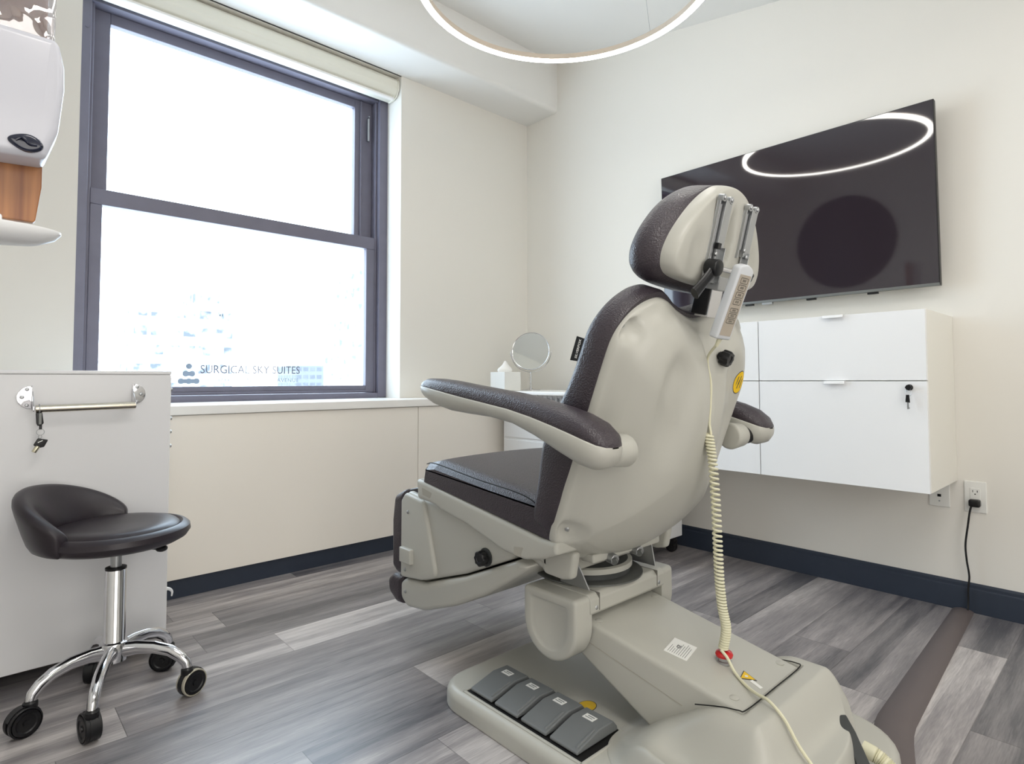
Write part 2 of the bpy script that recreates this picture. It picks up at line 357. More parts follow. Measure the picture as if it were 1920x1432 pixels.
# casing under the window: panels, sill and plinth
PY = 2.772
b = B(); box(b, XL, 1.82-.001, PY-.02, PY, .08, .755); box(b, 1.822, XW, PY-.02, PY, .08, .755); struct('trim_2', b, 'panel', bevel=.0015)
struct('trim_4', box(B(), XL, XW, PY, YW, .0, .758), 'gap', smooth=0)
b = B(); box(b, XL, XW, PY-.035, YW+.001, .757, ZS-.003); box(b, FL, FR, YW, FY-.02, .757, ZS-.003); struct('trim_3', b, 'sill', bevel=.004)
struct('baseboard_left', box(B(), XL, XW-.02, PY-.006, PY+.002, 0, .079), 'base', bevel=.001)
b = B(); rprism(b, rpoly([(XW, 0), (XW-.018, 0), (XW-.015, .088), (XW-.010, .092), (XW-.010, .103), (XW-.005, .110), (XW, .110)], [0, 0, .002, .001, .004, .004, 0], 3), YB, PY, 0, lambda u, v, w_: Vector((u, w_, v)))
struct('baseboard_right', b, 'base')
# window
def bars(b, lst):
    for q in lst: box(b, *q)
b = B(); T_, S_ = 2.672, ZS
bars(b, [(FL-.02, .352, 3.145, 3.29, S_, T_+.04), (1.795, FR+.02, 3.145, 3.29, S_, T_+.04), (.352, 1.795, 3.1465, 3.29, 2.63, T_+.09), (.352, 1.795, 3.1465, 3.29, S_-.02, S_+.028),
         (.352, .366, 3.175, 3.289, S_+.028, 2.605), (1.782, 1.795, 3.175, 3.289, S_+.028, 2.605), (.352, 1.795, 3.16, 3.288, 2.605, 2.63)])
win = struct('window_1', b, 'frame', bevel=.003)
b = B(); y0, y1 = 3.222, 3.262
bars(b, [(.366, .432, y0, y1, 1.70, 2.605), (1.668, 1.782, y0, y1, 1.70, 2.605), (.432, 1.668, y0+.001, y1, 2.555, 2.605), (.432, 1.668, y0+.001, y1, 1.70, 1.762), (1.70, 1.712, y0-.012, y0, 1.764, 2.60)])
s1 = ob('upper_sash', b, 'frame', win, bevel=.003)
ob('glass_pane', box(B(), .425, 1.675, 3.24, 3.244, 1.75, 2.562), 'glass', s1, smooth=0)
b = B(); y0, y1 = 3.168, 3.212
bars(b, [(.366, .412, y0+.008, y1, S_+.03, 1.693), (1.728, 1.782, y0+.008, y1, S_+.03, 1.693), (.366, 1.782, y0+.0075, y1, 1.693, 1.764), (.412, 1.728, y0+.009, y1, S_+.03, .872), (.412, 1.728, y0-.004, y0+.009, S_+.03, S_+.044)])
s2 = ob('lower_sash', b, 'frame', win, bevel=.003)
ob('glass_pane', box(B(), .408, 1.732, 3.19, 3.194, .865, 1.70), 'glass', s2, smooth=0)
b = B(); cyl(b, (.335, 3.14, 2.47), (.335, 3.165, 2.47), .006); box(b, .33, .34, 3.150, 3.165, 1.9, 2.47); ob('sash_cord_track', b, 'frame', win)
b = B(); box(b, 1.742, 1.753, 3.196, 3.21, 2.36, 2.50); cyl(b, (1.748, 3.19, 2.51), (1.748, 3.21, 2.51), .004); ob('sash_latch', b, 'steel', win, bevel=.002)
# lettering on the pane
gy = 3.1885
fG = lambda cx, cz: (lambda x, y, z: Vector((cx+x, gy-z*.2, cz+y)))
K = 3.1885/3.35
b = text_mesh('SURGICAL SKY SUITES', .0585, fG(1.082, .9+.0587*K), 1.0)
xs = [v.co.x for v in b.verts]; wv = max(xs)-min(xs); k_ = (1.400-.874)*K/wv
for v in b.verts: v.co.x = 1.082+(v.co.x-(max(xs)+min(xs))/2)*k_
dec = root('window_lettering', 'grey clinic name and stacked-stone logo lettered on the lower window pane', 'lettering', (1.05, gy, .88))
ob('name_line', b, 'decal', dec, smooth=0)
b = text_mesh('at SHAFER CLINIC FIFTH AVENUE', .028, fG(1.085, .9+.002), 1.1)
xs = [v.co.x for v in b.verts]; wv = max(xs)-min(xs); k_ = (1.394-.895)*K/wv
for v in b.verts: v.co.x = 1.088+(v.co.x-(max(xs)+min(xs))/2)*k_
ob('address_line', b, 'decal2', dec, smooth=0)
b = B()
def blob(cx, cz, n, r, sp):
    for i in range(n): cyl(b, (cx+(i-(n-1)/2)*sp, gy, cz), (cx+(i-(n-1)/2)*sp, gy-.0004-.00005*i, cz), r, n=20)
    for i in range(n-1): box(b, cx+(i-(n-1)/2)*sp, cx+(i+1-(n-1)/2)*sp, gy-.0003, gy, cz-r*.72, cz+r*.72)
blob(.780, .9+.072, 1, .0135, 0); blob(.780, .9+.035, 2, .0145, .028); blob(.780, .9-.001, 3, .0145, .034)
ob('logo', b, 'decal2', dec, smooth=0)
# roller blind cassette
bl = root('roller_blind', 'cream roller blind cassette rolled up above the window', 'blind', (1.07, 3.05, 2.59))
pr_ = rpoly([(3.125, 2.712), (3.03, 2.715), (3.008, 2.69), (3.008, 2.64), (3.03, 2.612), (3.06, 2.600), (3.125, 2.60)], [.004, .03, .03, .03, .02, .01, .004])
b = B(); rprism(b, pr_, .305, 1.835, .002, fYZ); ob('cassette', b, 'blind', bl)
b = B(); rprism(b, rpoly([(3.125, 2.717), (3.028, 2.718), (3.004, 2.69), (3.004, 2.64), (3.028, 2.606), (3.06, 2.594), (3.125, 2.592)], .02), 1.835, 1.843, .001, fYZ); ob('end_cap', b, 'blind', bl)
b = B(); rprism(b, rpoly([(3.05, 2.606), (3.033, 2.600), (3.033, 2.590), (3.05, 2.583), (3.07, 2.590), (3.07, 2.604)], .006), .315, 1.825, .002, fYZ); ob('hem_bar', b, 'sill', bl)
# ------------------------------------------------------------------ the city outside
def tower(name, label, boxes, m):
    b = B()
    for q in boxes: box(b, *q)
    return ob(name, b, m, label=label, cat='building', smooth=0, group=None)
def px_box(az0, az1, d, z0, z1, th=12):   # tower between two bearings at distance d
    a0, a1 = R(az0), R(az1); y = d
    return (y/math.tan(a0), y/math.tan(a1), y, y+th, z0, z1)
tw1 = tower_mat('pale_office_tower', (235, 240, 246), (88, 92, 96), 2.6, 3.4); tw2 = tower_mat('pale_brick_tower', (238, 238, 240), (104, 106, 110), 3.0, 3.6); tw3 = tower_mat('blue_glass_tower', (108, 112, 116), (88, 92, 98), 1.7, 1.9)
tower('office_building', 'pale office block with blue window bands and rooftop box seen through the window', [px_box(80.6, 73.6, 120, -30, 13.2), px_box(75.8, 74.0, 122, 13.2, 19), px_box(73.62, 72.9, 121, -30, 14)], tw1)
tower('apartment_building', 'small faint low building at the left edge of the window view', [px_box(85.0, 82.4, 130, -30, 4.6)], tw2)
tower('glass_building', 'low blue glassy building between the two pale towers outside', [px_box(67.6, 65.0, 140, -30, 4.6)], tw3)
tower('brick_tower', 'tall faint tower at the right edge of the window view', [px_box(62.9, 58.8, 110, -30, 17), px_box(62.0, 60.2, 111, 17, 24)], tw2)
# ------------------------------------------------------------------ ring lamp
rl = root('ring_lamp', 'thin glowing LED ring pendant hanging from the ceiling', 'lamp', (1.51, 1.365, 2.31))
def torus(bm, c, Rr, prof, n=128):
    loft(bm, [[Vector((c[0]+(Rr+p[0])*math.cos(2*math.pi*i/n), c[1]+(Rr+p[0])*math.sin(2*math.pi*i/n), c[2]+p[1])) for p in prof] for i in range(n+1)], cap=(False, False)); bmesh.ops.remove_doubles(bm, verts=bm.verts, dist=1e-5); return bm
ob('housing', torus(B(), (1.51, 1.365, 2.312), .522, [(-.011, .024), (.011, .024), (.011, 0.002), (-.011, 0.002)]), 'ringback', rl)
ob('diffuser', torus(B(), (1.51, 1.365, 2.312), .522, [(-.010, .002), (.0105, .002), (.0125, .016), (.0135, .016), (.0135, -.003), (-.009, -.003)]), 'ring', rl)
for a in (0, 120, 240):
    x, y = 1.51+.522*math.cos(R(a)), 1.365+.522*math.sin(R(a)); ob('suspension_wire', cyl(B(), (x, y, 2.33), (1.51+.42*math.cos(R(a)), 1.365+.42*math.sin(R(a)), CE(1.365+.42*math.sin(R(a)))), .0008, n=6), 'steel', rl)
ob('canopy', cyl(B(), (1.51, 1.365, CE(1.365)-.02), (1.51, 1.365, CE(1.365)+.02), .06, fil=.003), 'white', rl)
# ------------------------------------------------------------------ television
tv = root('television', 'large flat black wall-mounted television reflecting the ring lamp', 'television', (2.83, 1.19, 1.27))
ti = .027
def fTV(y, z, d): return Vector((2.812+d+(z-1.272)*math.sin(-ti), y, z))
def tvbox(bm, ya, yb, za, zb, d0, d1): return hexa(bm, [fTV(ya, za, d0), fTV(yb, za, d0), fTV(yb, za, d1), fTV(ya, za, d1), fTV(ya, zb, d0), fTV(yb, zb, d0), fTV(yb, zb, d1), fTV(ya, zb, d1)])
ob('bezel', tvbox(B(), .560, 1.818, 1.274, 2.018, .001, .028), 'black', tv, bevel=.002)
ob('screen', tvbox(B(), .5635, 1.8145, 1.284, 2.0145, 0, .004), 'screen', tv, smooth=0)
ob('bottom_trim', tvbox(B(), .562, 1.816, 1.272, 1.284, -.0015, .006), 'darksteel', tv, bevel=.001)
for yy in (.80, 1.05, 1.34): ob('lower_foot_clip', tvbox(B(), yy-.02, yy+.02, 1.264, 1.274, .004, .02), 'black', tv, bevel=.001)
ob('sensor_bump', tvbox(B(), 1.225, 1.275, 1.262, 1.274, .0, .018), 'steel', tv, bevel=.002)
ob('wall_bracket', box(B(), 2.832, XW-.001, 1.0, 1.38, 1.45, 1.85), 'black', tv, bevel=.003)
# ------------------------------------------------------------------ floating cabinets
CF, CT, CB_ = 2.472, 1.152, .5
def cabinet(label, ya, yb, lock, side):
    r = root('wall_cabinet', label, 'cabinet', (2.68, (ya+yb)/2, CB_), 'white wall cabinets under the television')
    b = B(); box(b, CF+.02, XW-.001, ya+.001, yb-.001, CB_, CT); ob('body', b, 'cabside', r, bevel=.001)
    zm = .8955
    for nm, z0, z1 in (('upper_drawer', zm+.0015, CT-.002), ('lower_door', CB_, zm-.0015)):
        d = ob(nm, box(B(), CF, CF+.019, ya+.0015, yb-.0015, z0, z1), 'white', r, bevel=.0012)
        yc = (ya+yb)/2; b = B(); rprism(b, rpoly([(CF-.014, z1+.0005), (CF+.004, z1+.0018), (CF+.004, z1-.0015), (CF-.010, z1-.002), (CF-.0145, z1-.010), (CF-.0165, z1-.010)], .001), yc-.037, yc+.037, .001, lambda u, v, w_: Vector((u, w_, v)))
        ob('edge_pull', b, 'white', d)
        if lock and nm == 'lower_door':
            b = B(); cyl(b, (CF, .592, .872), (CF-.008, .592, .872), .011, n=20, fil=.002); cyl(b, (CF-.008, .592, .872), (CF-.022, .592, .872), .009, .010, n=6); ob('lock', b, 'black', d)
    return r
cabinet('white wall cabinet beneath the television with a key in its lower door', .5385, 1.1385, True, True)
cabinet('white wall cabinet beneath the television, mostly behind the chair back', 1.1395, 1.7395, False, False)
k = root('cabinet_key', 'small key on a black fob hanging from the cabinet lock', 'key', (CF-.022, .594, .82))
b = B(); tube(b, [(CF-.018, .592+.009*math.sin(t), .853+.012*math.cos(t)) for t in [i*math.pi/8 for i in range(17)]], .0011, 6); ob('key_ring', b, 'steel', k)
b = B(); hexa(b, [(CF-.02, .588, .818), (CF-.02, .602, .820), (CF-.016, .602, .820), (CF-.016, .588, .818), (CF-.02, .590, .846), (CF-.02, .600, .846), (CF-.016, .600, .846), (CF-.016, .590, .846)]); ob('fob', b, 'black', k, bevel=.001)
b = B(); box(b, CF-.019, CF-.017, .592, .597, .795, .82); box(b, CF-.019, CF-.017, .589, .592, .797, .801); ob('blade', b, 'steel', k)
# ------------------------------------------------------------------ outlets and cord
def outlet(y0, y1, z0, z1, label, kind):
    r = root('wall_outlet', label, 'outlet', (XW, (y0+y1)/2, z0))
    b = B(); rprism(b, rpoly([(y0, z0), (y1, z0), (y1, z1), (y0, z1)], .004), XW, XW-.006, .0, fYZ, r1=.003); ob('cover_plate', b, 'label', r)
    yc = (y0+y1)/2; zc = (z0+z1)/2
    if kind == 'duplex':
        ob('insert', box(B(), XW-.0085, XW-.005, yc-.0165, yc+.0165, zc-.034, zc+.034), 'label', r, bevel=.002)
        for s in (-.019, .019):
            b = B(); box(b, XW-.0092, XW-.008, yc-.008, yc-.006, zc+s-.001, zc+s+.007); box(b, XW-.0092, XW-.008, yc+.006, yc+.008, zc+s-.001, zc+s+.007); cyl(b, (XW-.008, yc, zc+s-.008), (XW-.0093, yc, zc+s-.008), .0024, n=10); ob('socket_slots', b, 'slot', r)
    else:
        for s in (-.012, .03): b = B(); box(b, XW-.008, XW-.005, yc-.006, yc+.006, zc+s-.006, zc+s+.004); ob('jack', b, 'slot', r)
        screw(r, (XW-.006, yc, zc-.035), (-1, 0, 0), .003)
    return r
outlet(.449, .519, .384, .504, 'white power outlet right of the cabinet with a black plug in it', 'duplex')
outlet(.565, .635, .390, .505, 'white data outlet half hidden beneath the cabinet corner', 'data')
pc = root('power_cord', 'black power cord hanging from the wall outlet to the floor', 'cord', (2.86, .5, 0))
b = B(); rprism(b, rpoly([(.466, .408), (.502, .408), (.502, .436), (.466, .436)], .008), XW-.009, XW-.036, .002, fYZ, r1=.006); ob('plug', b, 'black', pc)
b = B(); tube(b, catmull([(2.861, .492, .415), (2.858, .498, .39), (2.856, .506, .33), (2.858, .515, .26), (2.860, .513, .20), (2.862, .507, .14), (2.864, .512, .09), (2.862, .513, .04), (2.85, .513, .012)], 8), .0034, 8); ob('cable', b, 'blackm', pc)
b = B(); pf = lambda x: .0+.0
rr = []
for i in range(30):
    x = 2.872-(2.872-1.60)*i/29; y = .531-.053*(i/29)-.045*sstep(.82, 1.05, i/29); wd = .034+.012*(i/29)
    rr.append([Vector((x, y+wd*c, .001+.016*max(0, math.sin(math.pi*(c+1)/2))**.7*(1 if 0 < i < 29 else .6))) for c in [-1+2*j/14 for j in range(15)]]+[Vector((x, y+wd, .0005)), Vector((x, y-wd, .0005))])
loft(b, rr); ob('floor_cord_cover', b, 'cordcover', label='long low brown-grey rubber cord cover running across the floor to the wall', cat='cord cover')
# ------------------------------------------------------------------ treatment chair
CX = 1.335
ch = root('treatment_chair', 'warm grey and charcoal powered treatment chair on a wide base', 'chair', (CX, .9, 0))
# base tray
b = B(); rprism(b, rpoly([(.985, .405), (1.69, .405), (1.69, 1.405), (.985, 1.405)], [.10, .19, .13, .11], 10), 0, .056, .004, fXY, r1=.024, k=6); tray = ob('base_tray', b, 'plastic', ch)
# rear housing
def at_y(y): return .286-(1.02-y)*.185
XA, XB = 1.18, 1.49
ho = smooth_closed([(1.035, .80), (1.10, .885), (1.19, .905), (1.335, .90), (1.50, .885), (1.595, .81), (1.625, .68), (1.605, .575), (1.545, .500), (1.45, .447), (1.335, .425), (1.15, .43), (1.045, .48), (1.005, .62)], 8)
def hd(x, y, u):
    body = .055+.163*sstep(.90, .62, y)*sstep(.30, .175, abs(x-1.352))*sstep(.450, .560, y)
    step = .055+.085*sstep(1, .86, u)*sstep(.90, .74, y)
    sm = 60; z = (math.log(math.exp(body*sm)+math.exp(step*sm))/sm)-.0085
    z -= .030*math.exp(-((x-1.098)/.040)**2-((y-.66)/.10)**2)
    bm_ = sstep(.158, .146, abs(x-1.347+.5*max(0, .0)))*sstep(.594, .602, y); z = z*(1-bm_)+min(z, at_y(y)-.014)*bm_
    return z*(1-sstep(.975, 1.0, u))+.045*sstep(.975, 1.0, u)
b = B(); G = 90; us_ = [1-.5*(i/60)**1.2 for i in range(60)]+[.5*(1-i/30) for i in range(30)]; HC_ = Vector((1.345, .66)); ho = [p for i in range(len(ho)) for p in (ho[i], (ho[i]+ho[(i+1) % len(ho)])/2)]
rv = loft(b, [[fXY(p.x, p.y, .03) for p in ho]]+[[fXY(*(HC_+(p-HC_)*u), hd(*(HC_+(p-HC_)*u), u)) for p in ho] for u in us_], cap=(True, False)); c = b.verts.new(fXY(HC_.x, HC_.y, hd(HC_.x, HC_.y, 0)))
for i in range(len(ho)): b.faces.new((rv[-1][i], rv[-1][(i+1) % len(ho)], c))
hous = ob('rear_housing', b, 'plastic', ch, smooth=70)
b = B(); tube(b, catmull([(1.182, .70, .1925), (1.188, .64, .2085), (1.194, .607, .2125), (1.21, .5955, .2125), (1.34, .5945, .2125), (1.475, .5955, .2125), (1.494, .610, .2125), (1.497, .66, .205)], 8), .0013, 8); ob('arm_gap', b, 'slot', hous)
# rear socket panel on the housing
pd_ = Vector((.62, -.78, .12)).normalized(); pc_ = Vector((1.455, .478, .098)); pu_ = Vector((0, 0, 1)).cross(pd_).normalized(); pv_ = pd_.cross(pu_)
fP = lambda u, v, n: pc_+pu_*u+pv_*v+pd_*n
b = B(); rprism(b, rpoly([(-.10, -.045), (.045, -.045), (.05, .02), (.03, .045), (-.02, .035), (-.10, -.005)], .012), -.02, .006, .002, fP); pn = ob('socket_panel', b, 'dgrey', ch)
for x, z in ((.026, .010), (-.045, -.022)): b = B(); lathe(b, fP(x, z, .005), pd_, [(0, .013), (.004, .013), (.004, .008), (.001, .008), (.001, 0)]); ob('socket_ring', b, 'label', pn)
# lift arm
b = B(); sec = []
for y, zt, zb in ((1.10, at_y(1.10), .226), (1.05, at_y(1.05), .204), (.836, at_y(.836), .094), (.77, at_y(.77), .062), (.62, at_y(.62), .06), (.603, at_y(.603), .06), (.595, at_y(.597)-.010, .06)):
    tx = max(0, 1.02-y)*.055; q = rpoly([(XA+tx, zb), (XB, zb), (XB, zt), (XA+tx, zt)], [.01, .01, .014, .014], 4); sec.append([Vector((p.x, y, p.y)) for p in q])
loft(b, sec); arm = ob('lift_arm', b, 'plastic', ch)
b = B(); hexa(b, [(XA+.0145, .74, .168), (XA+.018, .74, .168), (XA+.018, .74, .170), (XA+.0145, .74, .170), (XA-.0008, 1.03, .236), (XA+.001, 1.03, .236), (XA+.001, 1.03, .238), (XA-.0008, 1.03, .238)]); ob('panel_seam', b, 'shade_seam', arm, smooth=0)
for x in (XA+.03, XB-.03):
    for y in (.635, .99): b = B(); lathe(b, (x+(.02 if x < 1.3 and y < .7 else 0), y, at_y(y)-.001), (0, 0, 1), [(0, .011), (.002, .011), (.0035, .006), (.004, .0005)], 16); ob('cap_plug', b, 'plastic', arm)
# rating plate and warning signs on the arm
def fA(cx, cy, ang, lift=.0012):
    ca, sa = math.cos(ang), math.sin(ang); return lambda x, y, z: Vector((cx+x*ca-y*sa, cy+x*sa+y*ca, at_y(cy+x*sa+y*ca)+lift+z))
f = fA(1.288, .800, R(12)); b = B(); hexa(b, [f(-.038, -.028, -.002), f(.038, -.028, -.002), f(.038, .028, -.002), f(-.038, .028, -.002), f(-.038, -.028, 0), f(.038, -.028, 0), f(.038, .028, 0), f(-.038, .028, 0)]); rp = ob('rating_plate', b, 'label', arm, smooth=0, label='white printed rating label')
f = fA(1.288, .800, R(12), .0014); b = B()
for i in range(9):
    y = .020-i*.0052; x1 = .030 if i > 3 else .004; hexa(b, [f(-.032, y, -.0006), f(x1-.006*(i % 3), y, -.0006), f(x1-.006*(i % 3), y+.0009, -.0006), f(-.032, y+.0009, -.0006), f(-.032, y, 0), f(x1-.006*(i % 3), y, 0), f(x1-.006*(i % 3), y+.0009, 0), f(-.032, y+.0009, 0)])
ob('rating_print', b, 'ink', arm, smooth=0)
b = text_mesh('CE', .013, fA(1.292, .806, R(12), .0016)); ob('rating_mark', b, 'ink', arm, smooth=0)
def flat(bm, f, pts, z0=-.001, z1=0): hexa(bm, [f(x, y, z0) for x, y in pts]+[f(x, y, z1) for x, y in pts]) if len(pts) == 4 else loft(bm, [[f(x, y, z0) for x, y in pts], [f(x, y, z1) for x, y in pts]])
f = fA(1.325, .655, R(75)); b = B(); flat(b, f, [(-.019, -.016), (.019, -.016), (0, .018)]); ob('warning_border', b, 'ink', arm, smooth=0)
f = fA(1.325, .655, R(75), .0018); b = B(); flat(b, f, [(-.0155, -.0142), (.0155, -.0142), (0, .0145)]); ob('warning_triangle', b, 'yellow', arm, smooth=0)
f = fA(1.325, .655, R(75), .0022); b = B(); cyl(b, f(0, -.003, -.0004), f(0, -.003, .0002), .004, n=12); ob('warning_symbol', b, 'label', arm)
f = fA(1.320, .628, R(-14)); b = B(); flat(b, f, [(-.004, -.014), (.006, -.014), (.006, .014), (-.004, .014)]); ob('warning_caption', b, 'label', arm, smooth=0)
# emergency stop
ey, ex = .712, 1.336; ez = at_y(ey)
b = B(); lathe(b, (ex, ey, ez-.001), (0, 0, 1), [(0, .017), (.006, .017), (.007, .0145), (.017, .0135), (.017, .010)], 24); es = ob('emergency_stop', b, 'steel', arm)
b = B(); lathe(b, (ex, ey, ez+.013), (0, 0, 1), [(0, .012), (.002, .0195), (.007, .0205), (.012, .018), (.015, .012), (.016, .0005)], 28); ob('emergency_stop_button', b, 'red', ch)
# pivot caps and cross bar
def uprof(w, zt, zc, r=.014):
    pts = [Vector((1.080+w-r+r*math.sin(a), zt-r+r*math.cos(a))) for a in [math.pi/2*i/6 for i in range(7)]]
    pts += [Vector((1.080+w*math.cos(a), zc-(w*1.0)*math.sin(a))) for a in [math.pi*i/28 for i in range(29)]]
    pts += [Vector((1.080-w+r-r*math.cos(a), zt-r+r*math.sin(a))) for a in [math.pi/2*i/6 for i in range(7)]]
    return pts
def lobe(x0, x1, nm, dish):
    U = uprof(.094, .350, .272); b = B(); sg = 1 if dish < 0 else -1; xo, xi = (x0, x1) if dish < 0 else (x1, x0)
    R0 = [[fYZ(p.x, p.y, xi) for p in U]]
    for j in range(6): a = math.pi/2*j/5; R0.append([fYZ(p.x, p.y, xo+sg*.010*(1-math.sin(a))) for p in inset(U, .010*(1-math.cos(a)))])
    R0 += [[fYZ(p.x, p.y, xo) for p in uprof(.068, .330, .270, .010)], [fYZ(p.x, p.y, xo+sg*.001) for p in uprof(.065, .328, .269, .010)], [fYZ(p.x, p.y, xo+sg*.006) for p in uprof(.056, .324, .266, .008)]]
    loft(b, R0); return ob(nm, b, 'plastic', ch, smooth=40)
lobe(1.116, 1.178, 'pivot_cap', -1); lobe(1.492, 1.552, 'pivot_cap', 1)
b = B(); rprism(b, rpoly([(1.17, .30), (1.17, .350), (.995, .353), (.983, .34), (.983, .308), (.99, .300)], [.006, .012, .012, .01, .006, .004]), 1.17, 1.50, .002, fYZ); cb = ob('cross_bar', b, 'plastic', ch)
for x in (1.195, 1.475): screw(cb, (x, .984, .318), (0, -1, 0), .006, 'steel')
for x in (1.205, 1.465): b = B(); box(b, x-.001, x+.001, .982, 1.16, .31, .3535); ob('joint_line', b, 'gap', cb, smooth=0)
# swivel plate and brackets
b = B(); lathe(b, (CX, 1.13, .352), (0, 0, 1), [(0, .152), (.001, .1555), (.005, .1555), (.006, .152), (.006, .001)], 64); ob('swivel_plate', b, 'darksteel', ch)
b = B(); lathe(b, (CX, 1.14, .358), (0, 0, 1), [(0, .128), (.03, .126), (.034, .118), (.034, .001)], 56); ob('swivel_cover', b, 'dgrey', ch)
b = B(); lathe(b, (CX, 1.14, .374), (0, 0, 1), [(0, .134), (.014, .134), (.016, .128), (.016, .001)], 56); ob('swivel_band', b, 'plastic', ch)
for s in (-1, 1):
    b = B(); hexa(b, [(CX+s*.150, 1.10, .358), (CX+s*.150, 1.0, .3585), (CX+s*.146, 1.0, .3585), (CX+s*.146, 1.10, .358), (CX+s*.172, 1.10, .46), (CX+s*.172, 1.035, .452), (CX+s*.168, 1.035, .452), (CX+s*.168, 1.10, .46)]); ob('side_bracket', b, 'steel', ch, bevel=.0008)
    for y, z in ((.965, .437),):
        b = B(); cyl(b, (CX+s*.055-.022, y+.045, z-.002), (CX+s*.055-.030, y, z-.006), .014, n=20, fil=.003); o = ob('hinge_lug', b, 'steel', ch); b = B(); cyl(b, (CX+s*.055-.03, y, z-.006), (CX+s*.055-.04, y-.003, z-.008), .009, n=6); ob('hinge_bolt', b, 'darksteel', o)
b = B(); box(b, CX-.15, CX+.15, .985, 1.03, .428, .452); ob('hinge_tube', b, 'plastic', ch, bevel=.006)
# foot pedals
b = B(); box(b, 1.012, 1.172, .880, 1.290, .045, .0575); ob('pedal_well', b, 'slot', tray, bevel=.002)
b = B()
for q in ((1.004, 1.012, .874, 1.296), (1.172, 1.178, .874, 1.296)): box(b, *q, .05, .0592)
for q in ((1.004, 1.178, .872, .880), (1.004, 1.178, 1.290, 1.297)): box(b, *q, .05, .0592)
ob('pedal_well_rim', b, 'plastic', tray, bevel=.002)
for i in range(4):
    yc = 1.236-i*.0985; y0, y1 = yc-.043, yc+.043
    b = B(); P = [(1.018, .060), (1.165, .060), (1.165, .070), (1.150, .0865), (1.098, .0880), (1.018, .068)]
    rprism(b, P, y0, y1, .0, fXZ); pd = ob('foot_pedal', b, 'pedal', ch, bevel=.003)
    b = B(); rprism(b, [(1.03, .064), (1.094, .080), (1.096, .0860), (1.090, .0885), (1.028, .0735), (1.025, .068)], y0+.006, y0+.013, .0, fXZ); ob('pedal_ridge', b, 'pedal', pd, bevel=.002)
    b = B(); box(b, 1.108, 1.128, yc-.012, yc+.020, .0865, .0885); ob('pedal_label', b, 'label', pd, smooth=0)
    b = B(); box(b, 1.1205, 1.1235, yc-.008, yc+.012, .0880, .0887); box(b, 1.1140, 1.1165, yc-.006, yc+.016, .0880, .0887); ob('pedal_print', b, 'pedal', pd, smooth=0)
f = lambda x, y, z: Vector((1.195+x, 1.02+y, .0562+z))
b = B(); q = [(.028*math.cos(t*math.pi/12), .022*math.sin(t*math.pi/12)) for t in range(24)]; flat(b, f, q, -.001, .0006); st_ = ob('warning_sticker', b, 'yellow', tray, smooth=0)
b = B(); loft(b, [[f(x*(1.08), y*1.08, -.001) for x, y in q], [f(x*1.08, y*1.08, .0003) for x, y in q]]); ob('warning_sticker_edge', b, 'ink', tray, smooth=0)
# seat cushion
XS0, XS1 = 1.05, 1.62
zt = lambda y: .592+(y-1.067)*.098
q = rpoly([(1.572, .570), (1.565, .640), (1.50, .650), (1.067, .602), (.99, .596), (.99, .492), (1.04, .492)], [.008, .018, .03, .01, .01, .01, .01], 5)
b = B()
prof = [Vector(p) for p in q]; NX = 22; rings = []
for i in range(NX+1):
    t = i/NX; x = XS0+(XS1-XS0)*t; e = min(t, 1-t)*NX/1.6; ins = .022*(1-math.sqrt(max(0, 1-(1-min(1, e))**2)))
    crown = .016*math.sin(math.pi*t)**.6
    pp = inset(prof, ins)
    rings.append([Vector((x, p.x, p.y+(crown*sstep(.56, .62, p.y)*sstep(1.575, 1.45, p.x)))) for p in pp])
loft(b, rings); seat = ob('seat_cushion', b, 'leather', ch)
for xx in (XS0+.004,):
    b = B(); tube(b, catmull([(xx+.006, 1.552, .6385), (xx+.004, 1.50, .644), (xx+.002, 1.3, .622), (xx+.002, 1.1, .602), (xx+.004, 1.03, .56), (xx+.004, 1.012, .52)], 6), .0016, 6); ob('seam', b, 'blackm', seat)
# seat shell: rim tray and belly
q = rpoly([(1.592, .588), (1.588, .528), (1.50, .522), (1.455, .508), (1.34, .490), (1.18, .447), (1.10, .442), (1.04, .455), (.985, .478), (.985, .508), (1.04, .508), (1.56, .5855)], [.006, .012, .01, .02, .03, .04, .03, .02, .01, .01, .01, .01], 4)
b = B(); rprism(b, q, XS0-.004, XS1+.004, .012, fYZ); ss = ob('seat_shell', b, 'plastic', ch)
q = rpoly([(1.42, .52), (1.35, .468), (1.17, .416), (1.085, .392), (1.055, .392), (1.055, .50), (1.2, .53)], [.01, .03, .05, .03, .006, .01, .02], 5)
b = B(); rprism(b, q, 1.112, 1.558, .03, fYZ, k=5); ob('seat_belly', b, 'plastic', ss)
for x0_, x1_ in ((1.112, 1.140), (1.530, 1.558)):
    q = rpoly([(1.10, .47), (1.10, .396), (1.03, .394), (.998, .402), (.990, .44), (.985, .47)], [.01, .02, .02, .014, .02, .01], 5); b = B(); rprism(b, q, x0_, x1_, .010, fYZ, k=4); ob('belly_side', b, 'plastic', ss)
b = B(); rprism(b, rpoly([(1.135, .470), (1.10, .474), (1.112, .448), (1.135, .450)], .003), XS0-.0045, XS0-.001, .0, fYZ); ob('grip_recess_shade', b, 'shade_seam', ss)  # thin darker plate, recess shade put into its colour, nothing carved
b = B(); rprism(b, rpoly([(1.560, .566), (1.505, .556), (1.515, .538), (1.555, .544)], .004), XS0-.0046, XS0-.001, .0, fYZ); ob('grip_recess_shade', b, 'shade_seam', ss)  # front grip likewise: flat plate coloured as a shaded hollow
